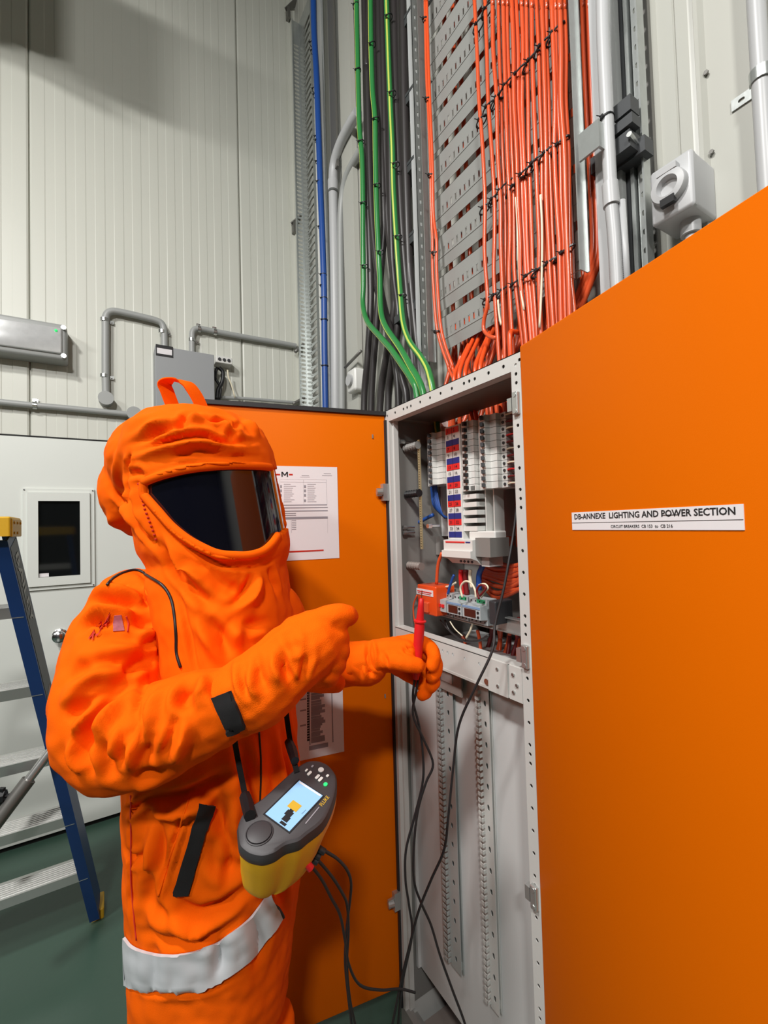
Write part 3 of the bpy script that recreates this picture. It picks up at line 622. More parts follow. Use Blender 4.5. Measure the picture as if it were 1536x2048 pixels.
# industrial socket outlet
q = on(1352, 372, 'x', 1.06)
IS = thing('industrial_socket', 'pale grey round-lidded industrial socket outlet on the cream wall', 'socket', q)
a = on(1384, 306, 'x', 1.045); b = on(1300, 350, 'x', 1.045); c = on(1305, 455, 'x', 1.045); hy = (b.y-a.y)/2; hz = (b.z-c.z)/2; cc = Vector((1.045, (a.y+b.y)/2, (b.z+c.z)/2)); hz = max(hz, hy*.98)
m = MB(); m.bbox(Vector((1.098, cc.y, cc.z)), Y, Z, -X, hy, hz, .045, .006); obj('back_box', m, 'pvcw', IS, smooth=30)
m = MB(); m.bbox(Vector((1.05, cc.y, cc.z)), Y, Z, -X, hy*1.02, hz*1.02, .008, .006); fr = obj('front_plate', m, 'pvcw', IS, smooth=30)
def lathe_x(m, c, prof, n=28):
    m.loft([[Vector(c)+Vector((-dd, math.cos(2*math.pi*i/n)*r, math.sin(2*math.pi*i/n)*r)) for i in range(n)] for dd, r in prof])
R0 = hy*.84
m = MB(); lathe_x(m, (1.042, cc.y, cc.z), [(0, R0), (.012, R0), (.016, R0*.94), (.018, R0*.60), (.004, R0*.5), (.003, .001)]); obj('lid', m, 'pvcw', IS, smooth=35)
m = MB(); m.obox((1.028, cc.y, cc.z-R0*.95), X, Y, Z, .006, .014, .008); obj('latch', m, 'black', IS)
m = MB(); m.obox((1.032, cc.y, cc.z+R0*.97), X, Y, Z, .008, .02, .006); obj('hinge', m, 'pvcw', IS)
m = MB(); zb = cc.z-hz; m.cyl((1.10, cc.y-.01, zb+.005), (1.10, cc.y-.01, zb-.03), .02, 18); m.cyl((1.10, cc.y-.01, zb-.03), (1.10, cc.y-.01, zb-.25), .0125, 14); obj('inlet_conduit', m, 'pvcw', IS, smooth=40)
for lab, (px, py) in (('tiny dark screw in the cream wall, upper one', (1415, 148)), ('tiny dark screw in the cream wall, lower one by the socket', (1426, 306))):
    q = on(px, py, 'x', RW); m = MB(); m.cyl(q, q-X*.005, .003, 8); m.cyl(q-X*.005, q-X*.009, .005, 6); tag(obj('screw', m, 'alud'), lab, 'screw')

# unseen box added above the aisle, out of the frame, to shade the end wall top
DU = thing('shade_blocker', 'unseen square box added overhead to shade the top of the end wall', 'light blocker', (-3, 2.1, 4.16))
m = MB(); m.bbox((-3.3, 2.1, 4.36), Y, Z, X, .24, .2, 2.9, .01); obj('blocker_body', m, 'galvflat', DU)
for x in (-.6, -2.5, -4.5): m = MB(); m.cyl((x, 1.82, 4.1), (x, 1.82, CEIL), .006, 8); m.cyl((x, 2.38, 4.1), (x, 2.38, CEIL), .006, 8); m.box((x-.02, 1.8, 4.12), (x+.02, 2.4, 4.155)); obj('hanger', m, 'galv', DU)
# ------------------------------------------------------------------ electrical cabinet
FX = .73; YR, YL = .635, 1.166; ZT_ = 1.926; ZB = .13
CAB = thing('electrical_cabinet', 'tall orange and grey electrical cabinet, its left door swung open to show the breakers', 'cabinet', (.93, .65, 0))
m = MB(); m.box((FX+.01, YL-.001, 0), (RW-.01, YL+.004, ZT_-.01)); obj('side_panel', m, 'frame', CAB)
obj('side_panel', mb_('box', (FX+.03, YL-.006, ZB), (RW-.03, YL-.002, ZT_-.03)), 'inner', CAB)
m = MB(); m.box((FX+.02, .03, 0), (RW-.01, .035, ZT_-.01)); obj('side_panel', m, 'orange', CAB)
m = MB(); m.box((RW-.02, .035, .02), (RW-.012, YL-.002, ZT_-.01)); obj('rear_panel', m, 'inner', CAB)
m = MB(); m.box((FX+.03, .035, ZT_-.02), (.942, YL, ZT_-.012)); m.box((.942, .035, ZT_-.02), (1.13, .62, ZT_-.012)); m.box((1.05, .62, ZT_-.02), (1.13, YL, ZT_-.012)); obj('top_panel', m, 'inner', CAB)
hs = []
def holes(L, base, step, trip, r): # single holes with a tight trio now and then
    o = []; u = base; k = 0
    while u < L-.01:
        o.append(u)
        if k % 5 == 3: o += [u+step*.42, u+step*.84]; u += step*.84
        u += step; k += 1
    return [(u, None, r, r) for u in o]
def strip(m, o, U, V, L, W, th, base=.02, step=.045, r=.0042, vc=None):
    m.plate(o, U, V, L, W, th, [(u, W*.5 if vc is None else vc, a, b) for u, _, a, b in holes(L, base, step, 1, r)])
m = MB(); strip(m, (FX, YR-.02, ZT_-.036), Y, Z, YL-YR+.03, .036, .002); m.box((FX, YR-.02, ZT_-.002), (FX+.03, YL+.01, ZT_)); m.box((FX+.001, YR-.02, ZT_-.036), (FX+.03, YL+.01, ZT_-.034)); m.box((FX+.028, YR-.02, ZT_-.036), (FX+.03, YL+.01, ZT_)); obj('top_rail', m, 'frame', CAB)
m = MB(); strip(m, (FX, YR-.004, ZB), Z, Y, ZT_-.036-ZB, .026, .002, r=.0038); m.box((FX, YR+.021, ZB), (FX+.028, YR+.023, ZT_-.036)); m.box((FX+.0, YR-.006, ZB), (FX+.028, YR-.004, ZT_-.036)); obj('right_post', m, 'frame', CAB)
m = MB(); m.box((FX, YL-.014, ZB), (FX+.028, YL-.002, ZT_-.036)); m.box((FX+.012, YL-.022, ZB), (FX+.028, YL-.014, ZT_-.036)); obj('left_post', m, 'frame', CAB)
m = MB(); m.box((FX-.006, YL-.002, ZB), (FX+.006, YL+.012, ZT_-.03)); obj('rubber_seal', m, 'rubber', CAB)
m = MB(); m.plate((FX, YR+.022, 1.192), Y, Z, YL-YR-.04, .070, .002, [(u, .048, .004, .004) for u in (.035, .08, .13, .18, .195+.03, .245, .265, .31, .36, .40, .44)]); m.box((FX, YR+.02, 1.260), (FX+.03, YL-.016, 1.264)); m.box((FX-.001, YR+.02, 1.19), (FX+.012, YL-.016, 1.196)); m.box((FX-.003, YR+.0225, 1.19), (FX, YR+.058, 1.262)); m.box((FX-.0045, YR+.062, 1.19), (FX, YR+.12, 1.262))
mr = obj('middle_rail', m, 'frame', CAB)
m = MB()
for (u, z) in ((.045, 1.245), (.045, 1.208), (.09, 1.245), (.09, 1.208), (.035, 1.225)): m.cyl((FX-.007, YR+u, z), (FX-.002, YR+u, z), .0035, 10)
obj('screw', m, 'bolt', mr)
m = MB(); q = on(975, 1363, 'x', FX); m.cyl((FX-.004, q.y, q.z), (FX+.002, q.y, q.z), .007, 14); obj('quarter_turn_lock', m, 'chrome', mr)
# upper back pan, lower back pan
m = MB(); m.box((1.02, YR-.3, 1.27), (1.024, YL-.01, 1.885)); obj('back_pan', m, 'inner', CAB)
m = MB(); m.box((.785, YR-.02, .235), (.789, YL-.004, 1.20)); m.box((.775, YL-.022, .235), (.785, YL-.012, 1.2)); m.box((.74, YR-.012, .1), (.785, YR-.008, 1.2)); m.box((.762, YR-.01, 1.2), (1.06, YL-.01, 1.204)); obj('lower_pan', m, 'pan', CAB)
m = MB(); m.plate((.74, YR, .07), Y, X, YL-YR-.02, .30, .004, [(.13, .2, .05, .012), (.32, .2, .05, .012)]); obj('gland_plate', m, 'brownpan', CAB)
m = MB(); m.box((FX-.0, YR-.02, ZB-.06), (FX+.02, YL+.01, ZB)); m.box((FX+.02, .04, 0), (FX+.05, YL, ZB-.04)); obj('plinth', m, 'inner', CAB)
# two perforated wiring strips in the lower bay
for lab, pa, pb, xx, zb in (('perforated wiring strip on the left of the lower bay', (872, 1400), (906, 1400), .775, .13), ('perforated wiring strip on the right of the lower bay', (950, 1400), (978, 1400), .775, .10)):
    ya, yb = on(*pb, 'x', xx).y, on(*pa, 'x', xx).y; W_ = yb-ya
    zb = on(905 if 'left' in lab else 985, 1930 if 'left' in lab else 2015, 'x', xx).z
    m = MB(); n = int((1.17-zb)/.0155)
    m.plate((xx, ya, zb), Z, Y, 1.17-zb, W_*.55, .0015, [(.03+i*.05, W_*.27, .007, .004) for i in range(int((1.17-zb)/.05))])
    for i in range(n):
        z = zb+.006+i*.0155; m.box((xx-.010, ya+W_*.56, z), (xx+.0, ya+W_*.62, z+.008)); m.box((xx-.010, ya+W_*.60, z), (xx-.008, ya+W_*.80, z+.008))
    m.box((xx, ya+W_*.55, zb), (xx+.009, ya+W_*.6, 1.17)); m.box((xx+.007, ya, zb), (xx+.009, yb, 1.17)); m.box((xx, ya+W_*.90, zb), (xx+.002, yb, 1.17))
    m.box((xx+.0, ya+.005, zb+.01), (.784, ya+.012, zb+.03))
    st_ = obj('wiring_strip', m, 'frame' if 'right' in lab else 'galvflat', CAB); st_['label'] = lab
    st_['label'] = 'white comb-like wiring strip' if 'right' in lab else 'grey perforated wiring strip'
q = on(918, 1370, 'x', .80); m = MB(); m.box((FX+.035, q.y-.05, 1.12), (FX+.04, q.y+.05, 1.19)); pl = obj('rail_plate', m, 'brownpan', CAB); obj('small_label', mb_('box', (FX+.033, q.y-.015, 1.145), (FX+.0345, q.y+.03, 1.17)), 'pan', pl)
# latches on the right post
for (px, py) in ((1029, 808), (1048, 1312), (1071, 1795)):
    q = on(px, py, 'x', FX-.004); m = MB(); m.bbox(Vector((FX-.005, YR+.008, q.z)), Y, Z, -X, .008, .024, .006, .002); m.box((FX-.009, YR+.018, q.z-.014), (FX+.004, YR+.030, q.z+.014)); m.cyl((FX-.012, YR+.008, q.z+.017), (FX-.008, YR+.008, q.z+.017), .005, 8); m.cyl((FX-.012, YR+.008, q.z-.017), (FX-.008, YR+.008, q.z-.017), .005, 8)
    obj('latch', m, 'galv', CAB)
# right orange door, slightly ajar
RD0 = Vector((.728, .632, 0)); RU = Vector((-.2311, -.9729, 0)).normalized(); RN = Vector((RU.y, -RU.x, 0))  # outward normal
if RN.dot(-RD0) < 0: RN = -RN
def box_uv(m, O, U, N, u0, u1, z0, z1, n0, n1): m.obox(O+U*(u0+u1)/2+Z*(z0+z1)/2+N*(n0+n1)/2, U, Z, N, (u1-u0)/2, (z1-z0)/2, abs(n1-n0)/2)
m = MB(); m.bbox(RD0+RU*.31+Z*1.03-RN*.010, RU, Z, RN, .31, .905, .010, .0025); DR = obj('door', m, 'orange', CAB, smooth=30); DR['label'] = 'smooth orange door standing slightly ajar'
m = MB(); box_uv(m, RD0, RU, RN, .012, .6, .15, 1.91, -.032, -.0201); obj('inner_frame', m, 'frame', DR)
def onpl(px, py, P, N): d = ray(px, py); return CC+d*((P-CC).dot(N)/d.dot(N))
def uvp(px, py, O, U, N): p = onpl(px, py, O, N)-O; return p.dot(U), p.z
def sign_box(O, U, N, u0, u1, z0, z1, th, m=None, n0=0): m = m or MB(); m.obox(O+U*(u0+u1)/2+Z*(z0+z1)/2+N*(n0+th/2), U, Z, N, (u1-u0)/2, (z1-z0)/2, th/2); return m
c = [uvp(*p, RD0, RU, RN) for p in ((1145, 1025), (1488, 1008), (1490, 1063), (1145, 1058))]; print('sign', c)
u0, u1 = (c[0][0]+c[3][0])/2, (c[1][0]+c[2][0])/2; z1 = (c[0][1]+c[1][1])/2; z0 = (c[2][1]+c[3][1])/2
SG = tag(obj('sign', sign_box(RD0, RU, RN, u0, u1, z0, z1, .0012), 'paper'), 'white label strip with black lettering on the right orange door', 'sign')
def sgt(body, pl, pr, pt, **k):
    a = uvp(*pl, RD0, RU, RN); b = uvp(*pr, RD0, RU, RN); t = uvp(*pt, RD0, RU, RN)
    return text(body, t[1]-a[1], RD0+RU*a[0]+Z*a[1]+RN*.0016, RU, Z, 'ink', SG, width=b[0]-a[0], **k)
sgt('DB-ANNEXE  LIGHTING AND POWER SECTION', (1150, 1038.5), (1472, 1033), (1150, 1028.2), bold=.022)
sgt('CIRCUIT BREAKERS  CB 153  to  CB 216', (1223, 1055.5), (1347, 1056), (1223, 1050), bold=.012)
a = uvp(1145, 1045.8, RD0, RU, RN); m = sign_box(RD0, RU, RN, u0+.0005, u1-.0005, a[1]-.0003, a[1]+.0003, .0004, n0=.0012); a = uvp(1326, 1030, RD0, RU, RN); b = uvp(1360, 1029, RD0, RU, RN); sign_box(RD0, RU, RN, a[0], b[0], a[1]-.0003, a[1]+.0003, .0006, m, n0=.0015); obj('rule_line', m, 'ink', SG)
# open door, inner face seen from the room
OD0 = Vector((.728, 1.172, 0)); ODE = Vector((.216, 1.266, 0)); OU = (OD0-ODE).normalized(); OL = (OD0-ODE).length
ON = Vector((OU.y, -OU.x, 0)); ON = ON if ON.dot(CC-OD0) > 0 else -ON
zb = uvp(803, 1975, ODE, OU, ON)[1]; print('open door bottom', zb)
m = MB(); m.bbox(ODE+OU*OL/2+Z*(zb+1.912)/2-ON*.010, OU, Z, ON, OL/2, (1.912-zb)/2, .010, .003); OD = obj('door', m, 'orange', CAB, smooth=30); OD['label'] = 'orange door swung wide open'
m = MB(); m.obox(ODE+OU*OL/2+Z*1.917-ON*.008, OU, Z, ON, OL/2+.004, .006, .014); obj('edge_seal', m, 'rubber', OD)
for (px, py) in ((779, 985), (798, 1795)):
    q = onpl(px, py, OD0, ON); c = Vector((FX-.012, OD0.y-.004, q.z)); m = MB(); m.obox(c, X, Y, Z, .010, .008, .026); m.obox(c+X*-.016+Y*.0, X, Y, Z, .012, .004, .012); m.cyl(c-X*.03+Y*-.002, c-X*.012+Y*-.006, .009, 10); m.obox(c+X*.016, X, Y, Z, .01, .004, .02); obj('hinge', m, 'galv', OD, smooth=30)
m = MB(); q = onpl(775, 620+250, OD0, ON)
for (px, py) in ((745, 873), (770, 1392)): q = onpl(px, py, OD0, ON); m.obox(q+ON*.001, OU, Z, ON, .002, .006, .001)
obj('scratch_mark', m, 'brownpan', OD)
def paper(label, x0, x1, zt, zbm, tilt, rows):
    p = tag(obj('paper_sheet', sign_box(ODE, OU, ON, x0, x1, zbm, zt, .0006, n0=.0005), 'paper'), label, 'paper')
    return p
pf = lambda px, py: uvp(px, py, ODE, OU, ON)
a, b, c = pf(538, 932), pf(674, 934), pf(677, 1116); P1 = paper('white printed sheet high on the open orange door, bold M at its head', a[0], b[0], (a[1]+b[1])/2, c[1], 0, 0)
def lines(parent, items, m_, th=.0003, name='print'):
    m = MB()
    for (xa, ya, xb, yb) in items:
        a = pf(xa, ya); b = pf(xb, yb); sign_box(ODE, OU, ON, min(a[0], b[0]), max(a[0], b[0]), min(a[1], b[1]), max(a[1], b[1]), .0003, m, n0=.0012)
    return obj(name, m, m_, parent)
H = lambda x, y: (180+x/3.072, 740+y/3.072)
it = []
for yy_ in (672, 828): it.append((*H(1165, yy_), *H(1455, yy_+3)))
for xx_ in (1165, 1310, 1452): it.append((*H(xx_, 675), *H(xx_+3, 828)))
for yy_ in (845, 865): it.append((*H(1168, yy_), *H(1460, yy_+2)))
it += [(*H(1168, 905), *H(1460, 913)), (*H(1168, 905), *H(1170, 1000)), (*H(1458, 905), *H(1460, 1000)), (*H(1168, 880), *H(1265, 883)), (*H(1168, 892), *H(1265, 895)), (*H(1235, 920), *H(1238, 1000))]
for k in range(10):
    yy_ = 700+k*12; it.append((*H(1190, yy_), *H(1190+rr.uniform(40, 75), yy_+3))); it.append((*H(1335, yy_), *H(1335+rr.uniform(35, 60), yy_+3)))
for k in range(6): it.append((*H(1240, 922+k*11), *H(1266, 925+k*11)))
it += [(*H(1300, 648), *H(1345, 651)), (*H(1290, 657), *H(1350, 659)), (*H(1435, 636), *H(1480, 639)), (*H(1425, 648), *H(1485, 651)), (*H(1168, 688), *H(1450, 690))]
lines(P1, it, 'inkgrey')
lines(P1, [(*H(1168, y), *H(1178, y+16)) for y in (708, 734, 762, 795)]+[(*H(1314, y), *H(1326, y+16)) for y in (708, 734, 762, 795)], 'inkgrey', name='row_number')
lines(P1, [(*H(1210, 1113), *H(1435, 1112)), (*H(1142, 638), *H(1168, 648)), (*H(1222, 638), *H(1245, 648))], 'inkred', name='red_print')
a = pf(*H(1176, 656)); b = pf(*H(1216, 656)); t = pf(*H(1176, 626)); m = MB(); mo = lambda u, v, n=.0014: ODE+OU*(a[0]+(b[0]-a[0])*u)+Z*(a[1]+(t[1]-a[1])*v)+ON*n
for q_ in ([(0,0),(.18,0),(.18,1),(0,1)], [(.82,0),(1,0),(1,1),(.82,1)], [(0,1),(.22,1),(.60,.25),(.40,.25)], [(.78,1),(1,1),(.60,.25),(.40,.25)]): m.prism([mo(*p) for p in q_], ON*.0002)
obj('lettering', m, 'ink', P1)
a, b, c = pf(575, 1330), pf(684, 1336), pf(686, 1503); P2 = paper('white typed sheet lower on the open door, half hidden behind the pointing glove', a[0], b[0], a[1], c[1], 0, 0)
lines(P2, [(622, y, 622+rr.uniform(16, 30), y+1) for y in np.arange(1376, 1485, 5.2)]+[(600, y, 612, y+1) for y in (1380, 1398, 1420, 1450)]+[(618, 1370, 618.8, 1490), (664, 1370, 664.8, 1484), (618, 1492, 656, 1493)], 'inkgrey')
lines(P2, [(614, y, 619, y+3) for y in np.arange(1374, 1482, 5.2)], 'ink', name='row_marks')

# ------------------------------------------------------------------ breaker chassis and breakers
BX = .84
def yp(px, x=BX, py=960): return on(px, py, 'x', x).y
def zp(px, py, x=BX): return on(px, py, 'x', x).z
CH = thing('busbar_chassis', 'white busbar chassis carrying the breakers, striped red, white and blue down its middle', 'breaker chassis', (.9, yp(918), 1.5))
LZ1, LZ0 = zp(904, 853), zp(904, 1075); ly1, ly0 = yp(891), yp(918)
m = MB(); m.box((.846, ly0-.003, LZ0-.01), (.90, ly1+.003, LZ1+.004)); obj('centre_cover', m, 'whitep', CH)
m = MB(); m.box((.93, yp(1000, .93), LZ0), (1.0, yp(850, .93), LZ1)); obj('support_tray', m, 'pan', CH)
nrow = 18; hrow = (LZ1-LZ0)/nrow; ym = (ly0+ly1)/2
rules = MB()
for k in range(nrow):
    zt = LZ1-k*hrow
    if k % 3 != 1: obj('red_label' if k % 3 == 0 else 'blue_label', mb_('box', (.8445, ly0+.002, zt-hrow), (.846, ly1-.002, zt-.001)), 'redlab' if k % 3 == 0 else 'blue', CH)
    rules.box((.844, ym-.0004, zt-hrow), (.8445, ym+.0004, zt))
obj('divider_line', rules, 'ink', CH)
for k in range(nrow):
    if k % 3 == 2: continue
    zt = LZ1-k*hrow
    for j, yy_ in ((0, ly1-.008), (1, ym-.006)):
        text(str(2*k+1+j), hrow*.5, (.8438, yy_, zt-hrow*.78), -Y, Z, 'ink', CH, name='way_number', bold=.01)
def breaker(name, lab, grp, y0, y1, z, h, side):
    """y1>y0; toggle row dark; side=-1: terminals to the right of the picture"""
    t = thing(name, lab, 'circuit breaker', (.86, (y0+y1)/2, z), grp)
    W = y1-y0; m = MB(); g = .0006
    pf_ = [(.866, 0), (.866, .18), (.852, .20), (.852, .42), (.838, .45), (.838, .62), (.852, .65), (.852, .82), (.866, .84), (.866, 1.0)]
    a = [Vector((x, y0+W*s, z+g)) for x, s in pf_]+[Vector((.925, y1, z+g)), Vector((.925, y0, z+g))]
    m.prism(a, (0, 0, h-2*g)); obj('casing', m, 'whitep', t)
    m = MB(); yc = y0+W*(.53); m.obox((.834, yc, z+h/2), Vector((.8, .6, 0)), Vector((-.6, .8, 0)), Z, .009, .004, h*.28); obj('toggle', m, 'darkgrey', t)
    m = MB(); yt = y0+W*.09 if side < 0 else y0+W*.91
    m.cyl((.8655, yt, z+h/2), (.867, yt, z+h/2), h*.2, 8); m.cyl((.8635, yt, z+h/2), (.8662, yt, z+h/2), h*.22, 8); obj('terminal_screw', m, 'darkgrey', t)
    return t
zr1 = zp(972, 828); zl1 = zp(868, 864)
n_r, n_l = 11, 9
br = breaker('circuit_breaker', 'white circuit breaker on the right of the striped strip, topmost of eleven', 'right-hand circuit breakers', yp(1001), yp(945), zr1-hrow, hrow, -1)
nth = ['topmost', 'second from the top', 'third from the top', 'fourth from the top', 'fifth from the top', 'sixth from the top', 'seventh from the top', 'eighth from the top', 'ninth from the top', 'tenth from the top', 'lowest']
for k in range(1, n_r):
    c = dup(br, Vector((0, 0, -hrow*k))); c['label'] = 'white circuit breaker right of the striped strip, %s of eleven' % nth[k]
b2 = breaker('circuit_breaker', 'white circuit breaker on the left of the striped strip, topmost of nine', 'left-hand circuit breakers', yp(890), yp(843), zl1-hrow, hrow, 1)
for k in range(1, n_l):
    c = dup(b2, Vector((0, 0, -hrow*k))); c['label'] = 'white circuit breaker left of the striped strip, %s of nine' % (nth[k] if k < 8 else 'lowest')
# second column of switch toggles between strip and right bank
b3 = thing('isolating_link', 'white isolating link right of the striped strip, topmost of eleven', 'switch', (.86, yp(932), zr1-hrow), 'isolating links')
m = MB(); ya, yb = yp(944), yp(920); m.prism([Vector((x, y, zr1-hrow+.0006)) for x, y in ((.85, ya), (.85, ya+(yb-ya)*.35), (.842, ya+(yb-ya)*.4), (.842, ya+(yb-ya)*.75), (.85, yb), (.92, yb), (.92, ya))], (0, 0, hrow-.0012)); obj('casing', m, 'whitep', b3)
m = MB(); m.obox((.838, ya+(yb-ya)*.45, zr1-hrow*.5), X, Y, Z, .006, .004, hrow*.3); obj('toggle', m, 'black', b3)
for k in range(1, n_r): c = dup(b3, Vector((0, 0, -hrow*k))); c['label'] = 'white isolating link right of the striped strip, %s of eleven' % nth[k]
# bare busbar stubs below
zq = zp(935, 970)
bs = tag(obj('busbar_stub', mb_('box', (.85, yp(946), zq-hrow*.9), (.91, yp(919), zq-.003)), 'whitep'), 'white busbar stub beside the lower striped strip, topmost of six', 'busbar stub', 'busbar stubs')
for k in range(1, 6): c = dup(bs, Vector((0, 0, -hrow*1.25*k))); c['label'] = 'white busbar stub beside the lower striped strip, %s of six' % (nth[k] if k < 5 else 'lowest')
m = MB(); m.box((.90, yp(1003, .9), zp(960, 1078, .9)), (.906, yp(948, .9), zp(960, 965, .9))); m.box((.87, yp(976, .88), zp(960, 1070, .88)), (.90, yp(974, .88), zp(960, 965, .88))); m.box((.87, yp(1003, .9), zp(960, 1074, .9)), (.90, yp(1001, .9), zp(960, 965, .9)))
obj('mounting_pan', m, 'frame', CH)
m = MB(); m.bbox(((.87), yp(970, .87), zp(970, 1078, .87)+.01), Y, Z, -X, .05, .012, .02, .003); obj('terminal_block', m, 'whitep', CH)
# main switch
a = on(887, 1078, 'x', .82); b = on(946, 1125, 'x', .82)
MS = thing('main_switch', 'wide white main switch with stepped front below the striped strip', 'switch', (.87, (a.y+b.y)/2, b.z))
yA_, yB_ = b.y, a.y; m = MB(); zt, zb_ = a.z, b.z; hh = zt-zb_
m.loft([[Vector((x, y, zt-hh*s)) for x, s in ((.85, 0), (.82, .04), (.82, .5), (.812, .52), (.812, .82), (.835, .95), (.85, 1.15), (.90, 1.15), (.90, 0))] for y in (yA_, yB_)]); obj('casing', m, 'whitep', MS)
m = MB(); m.box((.8185, yA_+.03, zt-hh*.16), (.82, yB_-.01, zt-hh*.10)); obj('red_print', m, 'redlab', MS); m = MB(); m.box((.8185, yA_+.008, zt-hh*.15), (.82, yA_+.026, zt-hh*.10)); obj('blue_print', m, 'blue', MS)
m = MB()
for i in range(4): m.cyl((.826, yA_+.012+i*.015, zb_-.001), (.829, yA_+.012+i*.015, zb_+.001), .0035, 8)
obj('terminal_screw', m, 'darkgrey', MS)
m = MB(); m.box((.83, yA_-.055, zt-hh*.75), (.90, yA_-.001, zt+.004)); obj('side_cover', m, 'inner', MS)
m = MB(); m.box((.85, yA_-.03, zb_-.012), (.90, yA_-.001, zb_+.03)); obj('side_cover', m, 'pan', MS)
# orange control box
a = on(834, 1168, 'x', .80); b = on(873, 1234, 'x', .80)
OB = thing('orange_relay_box', 'small orange box with a white sticker left of the grey meter modules', 'relay box', (.84, (a.y+b.y)/2, b.z))
m = MB(); m.bbox((.835, (a.y+b.y)/2, (a.z+b.z)/2), Y, Z, -X, (a.y-b.y)/2, (a.z-b.z)/2, .035, .003); obj('casing', m, 'cableor2', OB, smooth=30)
m = MB(); m.box((.7985, b.y+.012, a.z-.030), (.80, a.y+.002, a.z-.012)); obj('sticker', m, 'paper', OB)
m = MB(); m.box((.797, b.y+.018, a.z-.020), (.7985, a.y-.004, a.z-.018)); m.box((.797, b.y+.022, a.z-.025), (.7985, a.y-.006, a.z-.024)); obj('printed_line', m, 'redlab', OB)
m = MB(); m.bbox((.80, (a.y+b.y)/2, b.z+.022), Y, Z, -X, .014, .016, .008, .003); obj('front_block', m, 'cableor', OB)
# grey meter modules on the DIN rail
m = MB(); a = on(880, 1225, 'x', .86); m.box((.86, YR-.1, a.z-.005), (.868, 1.12, a.z+.03)); m.box((.852, YR-.1, a.z+.028), (.868, 1.12, a.z+.031)); m.box((.852, YR-.1, a.z-.008), (.868, 1.12, a.z-.005)); tag(obj('din_rail', m, 'galv'), 'steel mounting rail running level behind the grey meter modules', 'rail')
def module(lab, pxa, pxb, disp):
    a = on(pxa, 1190+(pxa-870)*.20, 'x', .815); b = on(pxb, 1240+(pxb-870)*.1, 'x', .815)
    zt = on(930, 1197, 'x', .815).z; zb_ = on(930, 1247, 'x', .815).z; ya, yb = b.y+.001, a.y-.001; h = zt-zb_
    t = thing('meter_module', lab, 'meter module', (.84, (ya+yb)/2, zb_), 'grey rail modules')
    m = MB(); m.loft([[Vector((x, y, zb_+h*s)) for x, s in ((.84, 0), (.84, .22), (.815, .26), (.815, .76), (.84, .80), (.84, 1.0), (.875, 1.0), (.875, 0))] for y in (ya, yb)]); obj('casing', m, 'module', t)
    W = yb-ya
    if disp:
        m = MB(); m.box((.8135, ya+W*.25, zb_+h*.32), (.815, yb-W*.12, zb_+h*.62)); obj('display', m, 'display', t)
        m = MB(); m.box((.8135, ya+W*.02, zb_+h*.66), (.815, yb-W*.02, zb_+h*.74)); obj('blue_band', m, 'screen2', t)
        m = MB(); m.box((.8385, ya+W*.1, zb_+h*.84), (.84, ya+W*.55, zb_+h*.98)); obj('green_label', m, 'greenlab', t)
        m = MB()
        for s in (.36, .54): m.cyl((.8125, ya+W*.12, zb_+h*s), (.815, ya+W*.12, zb_+h*s), .0035, 8)
        obj('button', m, 'black', t)
    else:
        m = MB()
        for i in range(3): m.box((.8105, ya+W*(.12+i*.3), zb_+h*.45), (.815, ya+W*(.30+i*.3), zb_+h*.58))
        obj('toggle', m, 'redlab', t)
    m = MB()
    for i in range(4):
        for s in (.11, .9): m.cyl((.8385, ya+W*(.14+i*.24), zb_+h*s), (.8405, ya+W*(.14+i*.24), zb_+h*s), .0025, 6)
    obj('terminal_screw', m, 'darkgrey', t)
module('small three-pole breaker module with red toggles beside the orange box', 868, 893, False)
module('grey meter module with dark display, left of the two', 893, 924, True)
module('grey meter module with dark display, right of the two', 924, 962, True)
m = MB(); a = on(990, 1225, 'x', .83); m.bbox((.85, a.y+.0, a.z), Y, Z, -X, .012, .03, .03, .003); tag(obj('terminal_block', m, 'darkgrey'), 'dark terminal clamp at the right end of the grey modules', 'terminal block')
# brass bar and insulators at left
m = MB(); a = on(838, 880, 'x', .80); b = on(843, 1098, 'x', .80); m.plate((.80, a.y-.006, b.z), Z, Y, a.z-b.z, .010, .004, [(.008+i*.0075, .005, .0022, .003) for i in range(int((a.z-b.z)/.0075)-1)])
tag(obj('terminal_bar', m, 'brass'), 'thin upright pale brass terminal bar left of the left breakers', 'terminal bar')
for lab, (px, py), mt_ in (('upper black ribbed insulator at the left inside wall', (822, 988), 'black'), ('brown ribbed insulator low at the left inside wall', (835, 1132), 'brownpan'), ('pinkish ribbed insulator above the black one', (818, 895), 'inner')):
    q = on(px, py, 'x', .79); m = MB(); P = []; R_ = []
    for i in range(12): P.append(Vector((.79, YL-.008-i*.0065, q.z))); R_.append(.012 if i % 2 else .008)
    m.tube(P, R_, 12); tag(obj('insulator', m, mt_), lab, 'insulator')
for i, (px, py) in enumerate(((795, 888), (797, 1055), (862, 1052), (806, 1065))):
    q = on(px, py, 'x', .78); q.y = min(q.y, YL-.02); m = MB(); m.cyl(q, q+X*-.012, .007, 6); m.cyl(q, q+X*.03, .004, 8); tag(obj('bolt', m, 'bolt'), 'zinc bolt inside the cabinet, %s' % ('top left above the ribbed insulator', 'at the left wall below the blue wires', 'below the blue wires on the right', 'low left beside the brass bar')[i], 'bolt')
m = MB(); m.box((.90, yp(880, .9, 1100), 1.47), (.904, YL-.01, 1.53)); tag(obj('bracket', m, 'inner'), 'grey cross plate low behind the brass bar', 'bracket')
m = MB(); a = on(800, 1160, 'x', .88); m.box((.88, 1.0, a.z-.02), (.90, YL-.01, a.z)); m.box((.88, 1.0, a.z-.07), (.90, YL-.01, a.z-.05)); tag(obj('bracket', m, 'inner'), 'pair of grey cross bars behind the orange box', 'bracket')
